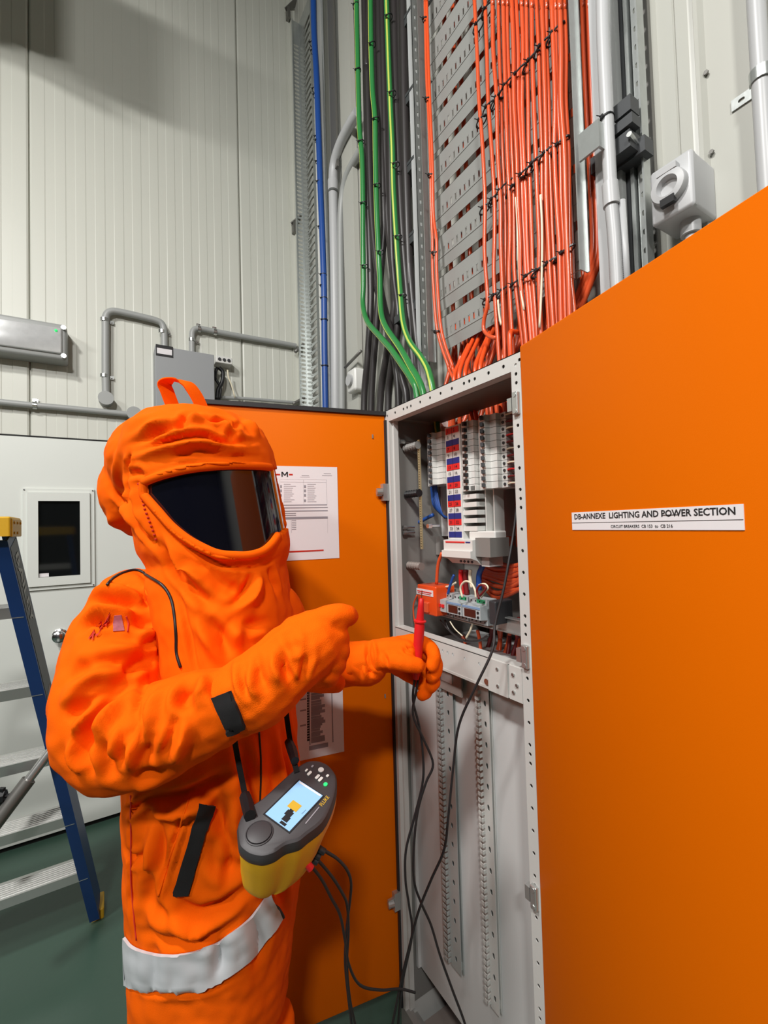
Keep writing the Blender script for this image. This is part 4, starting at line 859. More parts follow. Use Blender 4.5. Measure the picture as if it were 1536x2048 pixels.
# wires
def wires(n, lab, grp, mt_, r, gen):
    for i in range(n):
        P, k = gen(i); tag(obj('wire', mb_('tube', smoothpts(P, 5), r, 6), k or mt_, smooth=True), lab if isinstance(lab, str) else lab(i), 'wire', grp)
ye = yp(1001)
def g1(i):
    z = zr1-hrow*(i+.5); q = (i*37 % 11)/11; e = Vector((.885+q*.03, .64-.01*q, z-.012-.03*q))
    return [Vector((.868, ye+.002, z)), Vector((.87, ye-.02, z+.001)), Vector((.875, ye-.09, z-.004-.01*q)), e, e+Vector((.03, -.03, -.06))], ('cablewh', 'wiredark', 'cablewh', 'red', 'wiredark')[i % 5]
wires(11, lambda i: 'wire leaving the right-hand breakers, %s' % nth[i], 'wires from the right-hand breakers', 'cablewh', .0026, g1)
def g1b(i):
    z = zr1-hrow*(i+.35); q = (i*53 % 11)/11; e = Vector((.90+q*.03, .64, z-.02-.04*q))
    return [Vector((.875, ye, z)), Vector((.88, ye-.05, z-.006)), e, e+Vector((.03, -.02, -.09))], ('wiredark', 'red', 'wiredark')[i % 3]
wires(11, 'dark red wire behind the white wires of the right-hand breakers', 'rear wires of the right-hand breakers', 'wiredark', .003, g1b)
yb_ = yp(868)
def g2(i):
    z0_ = zl1-hrow*9-.004; y = yp(846)+(-.0042)*i
    return [Vector((.87, y, z0_+.01)), Vector((.872, y, z0_-.02)), Vector((.875, y-.006-.002*i, z0_-.06-.004*i)), Vector((.90, y-.03, z0_-.10))], 'cableblue'
wires(8, 'blue wire hanging below the left-hand breakers', 'blue wires below the left-hand breakers', 'cableblue', .0026, g2)
P = [on(a_, b_, 'x', .84) for a_, b_ in ((866, 1030), (850, 1038), (835, 1046), (815, 1052), (800, 1062))]; tag(obj('wire', mb_('tube', smoothpts(P), .006, 8), 'cableblue', smooth=True), 'thick blue wire slanting left below the blue bunch', 'wire')
for lab, pts, r, mt_, xx in (('white looped wire over the left meter module', [(925, 1195), (921, 1175), (930, 1163), (942, 1166), (950, 1180), (952, 1195)], .003, 'cablewh', .80),
  ('dark looped wire beside the white loop', [(958, 1198), (954, 1180), (962, 1170), (972, 1176), (960, 1192)], .003, 'wiredark', .80),
  ('white wire curling up at the right meter module', [(962, 1195), (970, 1183), (976, 1176), (970, 1168), (958, 1170)], .0026, 'cablewh', .81),
  ('white and blue wire into the small red-toggled module', [(896, 1188), (899, 1175), (904, 1160), (908, 1150)], .004, 'cableblue', .82),
  ('pale wire arching behind the orange box', [(873, 1172), (885, 1174), (900, 1172), (912, 1165)], .003, 'cablewh', .84),
  ('red cable below the main switch, left one', [(922, 1140), (922, 1160), (926, 1190)], .007, 'red', .86), ('red cable below the main switch, right one', [(932, 1140), (931, 1160), (934, 1190)], .007, 'wiredark', .86),
  ('white cable below the main switch', [(941, 1140), (940, 1155), (944, 1175)], .005, 'cablewh', .86), ('blue cable right below the main switch', [(966, 1130), (958, 1150), (958, 1180)], .008, 'cableblue', .88),
  ('orange cable rising left of the main switch', [(884, 1105), (876, 1130), (873, 1168)], .005, 'cableor', .83),
  ('thin dark wire looping below the grey modules, left', [(880, 1240), (895, 1258), (915, 1275), (930, 1280)], .0022, 'cableblk', .84), ('thin white wire below the grey modules', [(900, 1243), (910, 1258), (925, 1272)], .0018, 'cablewh', .83),
  ('grey wire drooping below the grey modules', [(890, 1240), (900, 1262), (925, 1280), (955, 1282), (978, 1270)], .0035, 'cableblk', .85), ('yellowish wire hanging below the grey modules', [(945, 1248), (940, 1262), (932, 1276)], .003, 'cablewh', .84),
  ('orange cable low below the modules, left', [(925, 1272), (930, 1285), (928, 1310)], .005, 'cableor', .90), ('orange cable low below the modules, right', [(955, 1260), (960, 1285), (962, 1310)], .005, 'cableor', .90),
  ('thin orange wire curving beside the orange box', [(834, 1190), (827, 1210), (828, 1235), (834, 1262)], .0025, 'cableor', .79), ('dark wire down the left side of the bay', [(798, 1150), (806, 1190), (812, 1230), (818, 1265)], .003, 'rubber', .80)):
    tag(obj('wire', mb_('tube', smoothpts([on(a_, b_, 'x', xx) for a_, b_ in pts]), r, 7), mt_, smooth=True), lab, 'wire')
for i in range(9):
    q = i/8; P = [on(960+6*q, 1120+14*i*.45, 'x', .96), on(990, 1125+i*8+6*math.sin(i), 'x', .95), on(1020, 1132+i*7, 'x', .93), on(1046, 1128+i*6+8*math.sin(2*i), 'x', .92)]
    tag(obj('orange_cable', mb_('tube', smoothpts(P), .0065, 8), 'cableor', smooth=True), 'orange cable sweeping right behind the main switch and meter modules', 'cable', 'orange cables sweeping right')
for i in range(7):
    a_ = on(985+i*9, 1235+5*(i % 3), 'x', .95); P = [a_, a_+Vector((0, .01*(-1)**i, -.06)), a_+Vector((-.02, .015*(-1)**i, -.13)), a_+Vector((0, 0, -.22))]
    tag(obj('orange_cable', mb_('tube', smoothpts(P), .006, 8), 'cableor' if i % 3 else 'wiredark', smooth=True), 'orange or dark cable dropping at the right of the modules', 'cable', 'cables dropping at the right of the modules')
for i in range(10):
    P = [Vector((.93+.01*(i % 3), .66+.012*i, 1.66-.01*i)), Vector((.90, .655+.006*i, 1.55)), Vector((.92, .66+.01*i, 1.45)), Vector((.95, .68+.02*i, 1.40))]
    tag(obj('wire', mb_('tube', smoothpts(P), .0028, 6), ('wiredark', 'cableblk', 'red', 'cableblk', 'wiredark')[i % 5], smooth=True), 'dark wire in the shaded bunch behind the right post', 'wire', 'wires behind the right post')
# black test wire across the front and probe leads
def lead(lab, pts, r=.0028): tag(obj('test_lead', mb_('tube', smoothpts([at(*p) for p in pts], 6), r, 8), 'rubber', smooth=True), lab, 'cable')
lead('long black lead from the breaker bay crossing the middle rail and lower bay', [(1034, 1010, 1.02), (1028, 1060, .99), (1018, 1120, .97), (1008, 1175, .96), (990, 1250, .95), (985, 1300, .93), (952, 1372, .93), (918, 1450, .96), (906, 1540, .97), (896, 1640, .97), (888, 1700, .97), (862, 1760, .97), (838, 1820, .98), (822, 1880, .99), (805, 1950, 1.0), (785, 2048, 1.0), (770, 2120, 1.02)])
lead('black lead from the probe, the one that loops right', [(838, 1352, .97), (832, 1385, .97), (826, 1430, .98), (848, 1480, .99), (866, 1528, .99), (852, 1565, .99), (836, 1620, .99), (828, 1690, .99), (828, 1760, .99), (842, 1805, .99), (862, 1850, .99), (880, 1910, .98), (905, 1980, .98), (930, 2048, .97), (945, 2110, .97)])
lead('black lead from the probe, the straighter one', [(830, 1354, .97), (826, 1400, .975), (838, 1450, .99), (845, 1500, 1.0), (846, 1560, 1.0), (830, 1630, 1.0), (812, 1700, 1.0), (811, 1760, 1.0), (818, 1810, 1.0), (824, 1870, 1.0), (806, 1960, 1.0), (795, 2060, 1.02)])
# ------------------------------------------------------------------ person in the arc flash suit
RH = Vector((CR.x, CR.y, 0)).normalized(); DH = Vector((CF.x, CF.y, 0)).normalized()     # level axes across and away from the viewer
PER = thing('person', 'person in full orange arc flash suit with dark visor, pointing and holding a probe', 'person', (at(420, 1060, .9).x, at(420, 1060, .9).y, 0))
def ring(px0, px1, py, dep, ry, n=28, tilt=0, e=.9):
    c = at((px0+px1)/2, py, dep); rx = (px1-px0)/2*dep/FPX
    return [c+RH*math.copysign(abs(math.cos(a))**e, math.cos(a))*rx+DH*math.copysign(abs(math.sin(a))**e, math.sin(a))*ry+Z*(-tilt*math.sin(a)) for a in (2*math.pi*k/n for k in range(n))]
def capsule(m, pts, n=14):
    """pts: (px, py, depth, radius): rounded tapering limb"""
    P = [at(*p[:3]) for p in pts]; R = [p[3] for p in pts]; PP = smoothpts(P, 5) if len(P) > 2 else [P[0].lerp(P[1], k/5) for k in range(6)]
    RR = []; k = (len(PP)-1)/(len(P)-1)
    for i in range(len(PP)): q = i/k; a = min(int(q), len(P)-2); RR.append(R[a]+(R[a+1]-R[a])*(q-a))
    t0 = (PP[0]-PP[1]).normalized(); t1 = (PP[-1]-PP[-2]).normalized()
    PP = [PP[0]+t0*RR[0]*.98, PP[0]+t0*RR[0]*.8, PP[0]+t0*RR[0]*.45]+PP+[PP[-1]+t1*RR[-1]*.45, PP[-1]+t1*RR[-1]*.8, PP[-1]+t1*RR[-1]*.98]
    RR = [RR[0]*.2, RR[0]*.6, RR[0]*.9]+RR+[RR[-1]*.9, RR[-1]*.6, RR[-1]*.2]
    m.tube(PP, RR, n)
def blob(m, px, py, dep, rx, ry, rz, n=24):
    c = at(px, py, dep); R_ = []
    for i in range(1, 14):
        th = math.pi*i/14; R_.append([c+RH*math.sin(th)*math.cos(2*math.pi*k/n)*rx+DH*math.sin(th)*math.sin(2*math.pi*k/n)*ry-Z*math.cos(th)*rz for k in range(n)])
    m.loft(R_)
def remesh(mb, voxel, smooth=6, fac=.5):
    me = bpy.data.meshes.new('t'); me.from_pydata(mb.v, [], mb.f); bm = bmesh.new(); bm.from_mesh(me); bmesh.ops.recalc_face_normals(bm, faces=bm.faces); bm.to_mesh(me); bm.free()
    o = bpy.data.objects.new('t', me); COL.objects.link(o)
    r = o.modifiers.new('r', 'REMESH'); r.mode = 'VOXEL'; r.voxel_size = voxel; r.adaptivity = 0
    s = o.modifiers.new('s', 'SMOOTH'); s.iterations = smooth; s.factor = fac
    bpy.context.view_layer.update(); dg_ = bpy.context.evaluated_depsgraph_get(); out = bpy.data.meshes.new_from_object(o.evaluated_get(dg_)); bpy.data.objects.remove(o)
    n = len(out.vertices); V = np.empty(n*3); out.vertices.foreach_get('co', V); V = V.reshape(-1, 3)
    return V, out
NPR, NPU, NPF, NPC = (np.array(v) for v in (CR, CU, CF, CC))
def project(V):
    q = V-NPC; z = q@NPF; return 768+FPX*(q@NPR)/z, 1024-FPX*(q@NPU)/z
def normals(V, me):
    me.vertices.foreach_set('co', V.ravel()); me.update(); N = np.empty(len(V)*3); me.vertices.foreach_get('normal', N); return N.reshape(-1, 3)
def bvh_of(V, me): return BVHTree.FromPolygons([Vector(v) for v in V], [tuple(p.vertices) for p in me.polygons])
def hit(bv, px, py):
    d = ray(px, py).normalized(); h = bv.ray_cast(CC, d); return h[0], h[1]
GAIN = 1.6
def sculpt(V, me, strokes):
    """real folds: each stroke (points, half width m, height m) raises or sinks the cloth along its path"""
    bv = bvh_of(V, me); N = normals(V, me); D = np.zeros(len(V))
    for pts, wd, amp in strokes:
        P3 = []
        sp = smoothpts([Vector((p[0], p[1], 0)) for p in pts], 6) if len(pts) > 2 else [Vector((pts[0][0], pts[0][1], 0)).lerp(Vector((pts[1][0], pts[1][1], 0)), k/8) for k in range(9)]
        for p in sp:
            h, _ = hit(bv, p.x, p.y)
            if h is not None and (not P3 or (h-P3[-1]).length < .12): P3.append(h)
        if len(P3) < 3: continue
        Q = np.array(P3); L_ = len(Q); env = np.array([min(1, 2.6*min(i+.6, L_-i-.4)/L_) for i in range(L_)])
        lo, hi = Q.min(0)-wd*3, Q.max(0)+wd*3; idx = np.where(((V > lo) & (V < hi)).all(1))[0]
        if not len(idx): continue
        sub = V[idx]; best = np.full(len(idx), 9.); be = np.zeros(len(idx))
        for i in range(L_-1):
            a, b = Q[i], Q[i+1]; ab = b-a; t = np.clip(((sub-a)@ab)/max(1e-9, ab@ab), 0, 1); dd = np.linalg.norm(sub-(a+t[:, None]*ab), axis=1)
            m_ = dd < best; best[m_] = dd[m_]; be[m_] = env[i]+(env[i+1]-env[i])*t[m_]
        x = best/wd; prof = np.exp(-x*x)-(.30*np.exp(-((x-1.9)/.8)**2))       # shoulder on either side, like pulled cloth
        D[idx] += GAIN*amp*be*prof
    return V+N*D[:, None]
def fine(V, me, amp, sc, seed=0, aniso=(1, 1, 1)):
    from mathutils import noise
    N = normals(V, me); s_ = np.array([noise.noise(Vector((v[0]*sc*aniso[0]+seed, v[1]*sc*aniso[1], v[2]*sc*aniso[2]))) for v in V]); return V+N*(s_*amp)[:, None]
def final(name, V, me, mt, parent, label=None):
    lo, hi = V.min(0), V.max(0); org = Vector(((lo[0]+hi[0])/2, (lo[1]+hi[1])/2, lo[2])); me.vertices.foreach_set('co', (V-np.array(org)).ravel()); me.update(); me.name = name
    me.materials.clear(); me.materials.append(MT[mt]); me.shade_smooth(); o = finish(name, me, parent, org, True)
    if label: o['label'] = label
    return o
def inpoly(px, py, poly):
    r = np.zeros(len(px), bool); n = len(poly)
    for i in range(n):
        x1, y1 = poly[i]; x2, y2 = poly[(i+1) % n]
        c = ((y1 > py) != (y2 > py)) & (px < (x2-x1)*(py-y1)/((y2-y1) or 1e-9)+x1); r ^= c
    return r
def patch(name, bv, grid, off, th, mt, parent):
    """cloth patch lying on the surface: grid of pixels (rows of points)"""
    top = []; okm = True; last = None
    for row in grid:
        R_ = []
        for (a, b) in row:
            h, nn = hit(bv, a, b)
            if h is None: h, nn = last
            last = (h, nn); R_.append((h, nn))
        top.append(R_)
    nr, nc = len(top), len(top[0]); m = MB(); vs = [h+n_*(off+th) for r in top for h, n_ in r]+[h+n_*(off-.003) for r in top for h, n_ in r]; fs = []; K = nr*nc
    for i in range(nr-1):
        for j in range(nc-1):
            a = i*nc+j; fs += [(a, a+1, a+nc+1, a+nc), (K+a+nc, K+a+nc+1, K+a+1, K+a)]
    bd = [j for j in range(nc)]+[i*nc+nc-1 for i in range(1, nr)]+[(nr-1)*nc+j for j in range(nc-2, -1, -1)]+[i*nc for i in range(nr-2, 0, -1)]
    for i in range(len(bd)): a, b = bd[i], bd[(i+1) % len(bd)]; fs.append((a, b, K+b, K+a))
    m.add(vs, fs); return obj(name, m, mt, parent, smooth=40)
def quad(c, nu, nv):
    (a, b, d, e) = [np.array(p, float) for p in c]       # a->b along u, e->d opposite
    return [[tuple((a+(b-a)*u)*(1-v)+(e+(d-e)*u)*v) for u in np.linspace(0, 1, nu)] for v in np.linspace(0, 1, nv)]

# ---- body under the suit (one continuous figure)
m = MB()
m.loft([ring(330, 520, 1190, .90, .07), ring(280, 560, 1240, .90, .09), ring(290, 560, 1400, .90, .10), ring(300, 550, 1600, .90, .095), ring(290, 560, 1850, .90, .11), ring(310, 540, 1980, .90, .09)])
capsule(m, [(430, 1230, .9, .05), (425, 1120, .9, .05)]); blob(m, 420, 1000, .91, .072, .09, .11)
capsule(m, [(300, 1240, .85, .05), (228, 1340, .77, .042), (225, 1478, .71, .038), (370, 1440, .70, .034), (500, 1380, .70, .028)])
capsule(m, [(545, 1230, .95, .045), (590, 1300, .99, .038), (620, 1330, 1.0, .035), (700, 1330, .99, .028), (750, 1325, .98, .025)])
for px in (360, 490):
    a = at(px, 1950, .9); mm = [(a, .075), (Vector((a.x, a.y, .45)), .055), (Vector((a.x, a.y, .12)), .04)]
    m.tube([q[0] for q in mm], [q[1] for q in mm], 12); m.tube([Vector((a.x, a.y, .13)), Vector((a.x, a.y, .05)), Vector((a.x, a.y, .04))+RH*.06], [.04, .04, .03], 10)
V, me = remesh(m, .012, 4); final('body', V, me, 'skin', PER)

# ---- trousers and boots
m = MB()
m.loft([ring(286, 572, 1940, .90, .12), ring(290, 560, 2040, .90, .12), ring(280, 560, 2110, .90, .115)])
for px in (345, 497):
    a = at(px, 2060, .90); m.tube([a, Vector((a.x, a.y, .35)), Vector((a.x, a.y, .10)), Vector((a.x, a.y, .06))], [(.092), .082, .085, .085], 18)
V, me = remesh(m, .009, 6); V = fine(V, me, .008, 14, 3, (1, 1, .35)); final('trousers', V, me, 'suit', PER)
for px in (345, 497):
    a = at(px, 2060, .90); m = MB(); f_ = (RH*.8-DH*.6).normalized(); c = Vector((a.x, a.y, .0)); s_ = Vector((-f_.y, f_.x, 0)); R_ = []
    for t, hw, h in ((-.09, .02, .05), (-.085, .035, .085), (-.04, .042, .10), (.02, .045, .095), (.08, .048, .07), (.13, .045, .055), (.165, .03, .045), (.175, .012, .03)):
        R_.append([c+f_*t+s_*hw*math.cos(q)+Z*(h/2+.004+h/2*math.sin(q)) for q in (2*math.pi*k/14 for k in range(14))])
    m.loft(R_); bt = obj('boot', m, 'black', PER, smooth=60)

# ---- jacket: torso and sleeves as one piece
m = MB()
m.loft([ring(330, 480, 1120, .90, .06), ring(255, 560, 1165, .90, .105), ring(225, 590, 1215, .90, .125), ring(232, 592, 1290, .895, .135), ring(252, 590, 1400, .89, .14), ring(265, 592, 1520, .885, .145),
        ring(268, 600, 1600, .885, .145), ring(268, 604, 1690, .885, .145), ring(272, 600, 1780, .885, .143), ring(280, 585, 1860, .885, .14), ring(278, 578, 1930, .885, .14), ring(278, 572, 2000, .885, .14), ring(282, 568, 2006, .885, .135)], )
capsule(m, [(262, 1215, .84, .072), (228, 1300, .78, .078), (214, 1400, .735, .082), (222, 1476, .715, .0775), (300, 1470, .70, .076), (380, 1432, .695, .068), (448, 1408, .695, .058), (478, 1396, .695, .056)])
capsule(m, [(548, 1225, .93, .062), (585, 1290, .98, .055), (612, 1325, 1.0, .05), (660, 1332, .99, .048), (738, 1330, .98, .043)])
V, me = remesh(m, .0048, 8)
c3 = lambda x, y: (100+x/3.657, 1120+y/3.657)
def W(L_, wd, amp, f=lambda x, y: (x, y)): return ([f(*p) for p in L_], wd, amp)
ST = [
 W([(560,870),(420,970),(253,1080),(160,1130),(120,1160)], .011, -.014, c3), W([(570,930),(450,1060),(340,1180),(290,1280),(300,1400)], .010, -.018, c3),
 W([(500,930),(360,1020),(240,1120),(170,1220)], .010, .008, c3), W([(600,940),(480,1090),(400,1240),(370,1400)], .010, .010, c3),
 W([(785,915),(740,1000),(690,1100),(668,1250),(655,1400),(655,1560)], .0035, -.005, c3), W([(820,930),(760,1030),(730,1150),(710,1300)], .009, .007, c3),
 W([(900,1120),(880,1260),(840,1380),(770,1490)], .010, -.015, c3), W([(870,1130),(850,1250),(810,1370),(750,1480)], .008, .012, c3), W([(930,1180),(930,1290),(890,1400),(830,1480)], .014, .012, c3),
 W([(1080,880),(1020,950),(1000,1040),(1030,1120)], .010, -.012, c3), W([(1160,830),(1110,900),(1090,990),(1110,1100)], .012, .008, c3), W([(1180,860),(1210,960),(1260,1080),(1320,1230)], .006, -.008, c3),
 W([(330,720),(440,735),(560,742),(700,720),(780,690)], .011, -.012, c3), W([(300,660),(440,680),(600,690),(740,650)], .014, .009, c3), W([(200,690),(300,760),(450,800),(650,800)], .013, .008, c3),
 W([(230,370),(280,300),(400,290),(540,310),(660,340),(760,390)], .010, -.010, c3), W([(240,330),(340,240),(460,230),(600,270),(720,320)], .012, .009, c3), W([(215,470),(300,400),(420,370),(560,390),(700,440)], .011, .008, c3),
 W([(220,520),(330,440),(430,420)], .008, -.008, c3), W([(560,400),(650,430),(740,470),(800,520)], .012, -.010, c3), W([(600,560),(700,560),(800,520)], .010, .008, c3), W([(640,640),(720,600),(790,560)], .009, -.008, c3),
 W([(490,220),(520,190),(550,170)], .004, -.006, c3), W([(640,230),(700,280),(740,330)], .006, -.008, c3), W([(660,200),(760,260),(800,330)], .007, .006, c3),
 W([(150,800),(220,790),(330,780),(500,770)], .012, -.006, c3), W([(100,1050),(180,960),(320,870),(480,830)], .013, .008, c3),
 W([(190,1300),(180,1420),(230,1560)], .010, .006, c3), W([(240,1240),(230,1380),(280,1520),(320,1600)], .009, -.008, c3), W([(430,1240),(400,1380),(420,1520),(480,1610)], .010, -.009, c3),
 W([(460,1200),(450,1350),(470,1500)], .008, .008, c3), W([(560,1330),(520,1450),(500,1540)], .009, -.011, c3), W([(610,1280),(580,1400),(570,1520)], .010, .009, c3), W([(520,1150),(500,1280),(500,1400)], .006, .006, c3),
 W([(640,1100),(610,1220),(600,1330)], .007, -.006, c3), W([(740,1350),(690,1460),(640,1560)], .010, -.009, c3), W([(560,1620),(700,1590),(850,1530)], .012, -.010, c3),
 W([(780,350),(830,430),(845,560),(850,700),(860,830)], .010, -.020, c3), W([(800,540),(840,600),(850,700)], .012, -.014, c3), W([(850,560),(900,480),(920,430)], .006, -.008, c3),
 # chest and skirt
 ([(258,1590),(262,1690),(262,1800),(270,1880)], .005, -.006), ([(300,1590),(290,1650),(300,1700)], .012, -.008), ([(247,1625),(262,1622),(285,1605),(330,1600)], .006, -.009), ([(375,1598),(345,1690),(315,1790)], .003, -.005), ([(385,1600),(356,1692),(326,1795)], .003, .004),
 ([(480,1480),(500,1560),(512,1640)], .010, -.012), ([(515,1400),(520,1500),(520,1600),(516,1680)], .003, -.006), ([(535,1410),(540,1500),(548,1600)], .012, .008), ([(455,1500),(468,1600),(470,1680)], .012, .008),
 ([(570,1430),(590,1500),(600,1560)], .006, -.010), ([(420,1560),(440,1640),(430,1720)], .012, -.008), ([(330,1800),(400,1830),(470,1800)], .014, -.006), ([(280,1810),(330,1850),(420,1860)], .012, .006),
 ([(540,1700),(560,1760),(575,1840)], .010, -.010), ([(250,1960),(300,1985),(400,1985),(480,1950)], .005, -.004), ([(420,1700),(450,1740),(520,1720)], .012, -.006), ([(280,1700),(300,1760),(290,1840)], .010, -.006),
 ([(700,1285),(690,1310),(694,1340),(715,1365)], .006, -.008), ([(706,1290),(725,1300),(732,1330),(728,1370)], .005, .006), ([(740,1280),(730,1300),(736,1340),(760,1355)], .004, -.006), ([(660,1290),(668,1330),(672,1370)], .007, -.006),
 ([(245,1150),(275,1143),(302,1156),(327,1173),(343,1200),(350,1236),(353,1274),(354,1306),(360,1335)], .010, -.008),
 ([(420,1860),(440,1900),(430,1960)], .010, -.006), ([(300,1870),(310,1930),(305,1990)], .012, -.005), ([(500,1820),(520,1880),(510,1950)], .012, -.008),
]
ST += [([(300,1620),(320,1680),(318,1760)], .009, -.008), ([(285,1640),(300,1700),(290,1770)], .010, .008), ([(400,1830),(450,1810),(500,1770)], .010, -.008), ([(290,1590),(340,1600),(420,1570),(480,1530)], .010, -.012), ([(300,1620),(360,1625),(440,1600)], .012, .008),
 ([(430,1620),(460,1700),(455,1780)], .009, -.009), ([(560,1500),(580,1580),(585,1660)], .008, -.010), ([(545,1440),(560,1540),(570,1640)], .009, .008), ([(480,1440),(492,1520),(490,1600)], .006, -.010), ([(500,1440),(508,1540),(505,1640)], .006, .006),
 ([(275,1860),(350,1885),(430,1870),(500,1820)], .008, -.006), ([(290,1700),(350,1830),(430,1880)], .010, .006), ([(250,1700),(275,1720),(300,1700)], .007, -.007), ([(560,1720),(550,1770),(520,1800)], .008, -.009),
 W([(700,900),(640,1020),(600,1150)], .006, -.008, c3), W([(980,900),(940,1000),(930,1100)], .007, -.008, c3), W([(420,860),(300,920),(200,1000)], .007, -.007, c3), W([(330,1180),(250,1300),(240,1420)], .007, -.009, c3), W([(280,430),(380,460),(480,470)], .007, -.007, c3), W([(700,760),(600,800),(520,860)], .008, -.009, c3)]
V = fine(V, me, .0045, 16, 5); V = fine(V, me, .0022, 42, 9)
V = sculpt(V, me, ST); JV = V.copy(); bvJ = bvh_of(V, me)
JK = final('jacket', V, me, 'suit', PER)
# patches, velcro, pocket, band, zip
def surf_tube(name, bv, pts, r, mt, parent, off=.001, flat=None):
    sp = smoothpts([Vector((a, b, 0)) for a, b in pts], 6); P = []
    for p in sp:
        h, n_ = hit(bv, p.x, p.y)
        if h is not None: P.append(h+n_*off)
    return obj(name, mb_('tube', P, r, 6), mt, parent, smooth=True)
v2 = patch('pocket_strip', bvJ, quad([(399, 1610), (427, 1611), (379, 1788), (347, 1789)], 8, 40), .003, .002, 'velcro', JK); v2['label'] = 'black pocket fastening strip'
surf_tube('pocket_seam', bvJ, [(378, 1598), (352, 1680), (330, 1750), (317, 1792)], .0018, 'suit', JK); surf_tube('zip', bvJ, [(513, 1400), (519, 1480), (522, 1560), (518, 1640)], .0016, 'black', JK)
surf_tube('side_seam', bvJ, [(262, 1590), (262, 1680), (262, 1760), (268, 1830), (274, 1880)], .0012, 'inkred', JK)
bandg = [[(252, 1872), (252, 1915), (252, 1968)], [(268, 1890), (268, 1930), (268, 1975)], [(300, 1902), (302, 1940), (303, 1982)], [(340, 1907), (343, 1945), (345, 1985)], [(380, 1903), (386, 1940), (390, 1980)], [(420, 1890), (428, 1925), (436, 1962)], [(460, 1866), (470, 1898), (480, 1932)], [(496, 1836), (508, 1866), (518, 1898)], [(525, 1800), (535, 1830), (545, 1862)], [(540, 1782), (550, 1808), (560, 1838)]]
bandg = [smoothpts([Vector((a, b, 0)) for a, b in col], 5) for col in bandg]
bandg = list(zip(*[smoothpts([bandg[i][j] for i in range(len(bandg))], 7) for j in range(len(bandg[0]))]))
bandg = [[(p.x, p.y) for p in r] for r in bandg]
bg = patch('reflective_band', bvJ, bandg, .0045, .0015, 'silver', JK); bg['label'] = 'silver reflective band'
surf_tube('flap_edge', bvJ, [(536, 1785), (543, 1805), (556, 1818), (566, 1835)], .003, 'black', JK)
bd = patch('sleeve_badge', bvJ, quad([(229, 1231), (243, 1230), (249, 1262), (226, 1263)], 4, 5), .001, .001, 'badge', JK)
surf_tube('badge_tape', bvJ, [(252, 1232), (256, 1246), (255, 1264)], .0012, 'inkred', JK)
def warpJ(bv):
    def w_(p):
        q = p-CC; z = q.dot(CF); h, n_ = hit(bv, 768+FPX*q.dot(CR)/z, 1024-FPX*q.dot(CU)/z); return h+n_*.003 if h is not None else p
    return w_
dpt = .72; A_ = at(176, 1290, dpt); B_ = at(217, 1252, dpt)
text('434', .026, A_, (B_-A_).normalized(), (at(182, 1262, dpt)-A_).normalized(), 'inkred', JK, bold=.01, warp=warpJ(bvJ), width=(B_-A_).length, name='sleeve_number')

# ---- hood
VC = at(418, 1000, .89); VR = .137                                    # axis of the curved visor
TILT = .16
def vcen(z): return Vector((VC.x, VC.y, 0))-RH*TILT*(z-VC.z)
def vpt(th, z, r): return vcen(z)+RH*math.cos(th)*r+DH*math.sin(th)*r+Z*z
zt_, zb_h = at(420, 880, .89).z, at(420, 1115, .89).z
m = MB(); m.loft([[vpt(2*math.pi*k/32, z, r) for k in range(32)] for z, r in ((zb_h-.01, .130), (zb_h+.02, .143), ((zt_+zb_h)/2, .146), (zt_-.02, .143), (zt_+.02, .130), (zt_+.05, .09))])
blob(m, 383, 925, .945, .160, .155, .115); blob(m, 292, 985, .985, .083, .11, .10); blob(m, 300, 930, .97, .075, .11, .10); blob(m, 398, 905, .90, .138, .148, .060)
m.loft([ring(312, 556, 1070, .885, .125), ring(318, 566, 1120, .885, .13), ring(312, 572, 1160, .885, .14), ring(330, 582, 1220, .875, .148), ring(342, 588, 1290, .87, .152), ring(350, 585, 1340, .868, .152), ring(372, 575, 1380, .868, .15)])
V, me = remesh(m, .0042, 8)
c2 = lambda x, y: (180+x/3.072, 740+y/3.072)
VP = [c2(*p) for p in ((330,690),(400,660),(500,630),(620,605),(760,590),(900,585),(1040,590),(1110,598),(1240,640),(1270,850),(1240,960),(1155,1015),(1115,1070),(1060,1115),(980,1138),(900,1140),(790,1130),(700,1095),(600,1040),(500,960),(420,870),(350,790),(330,760))]
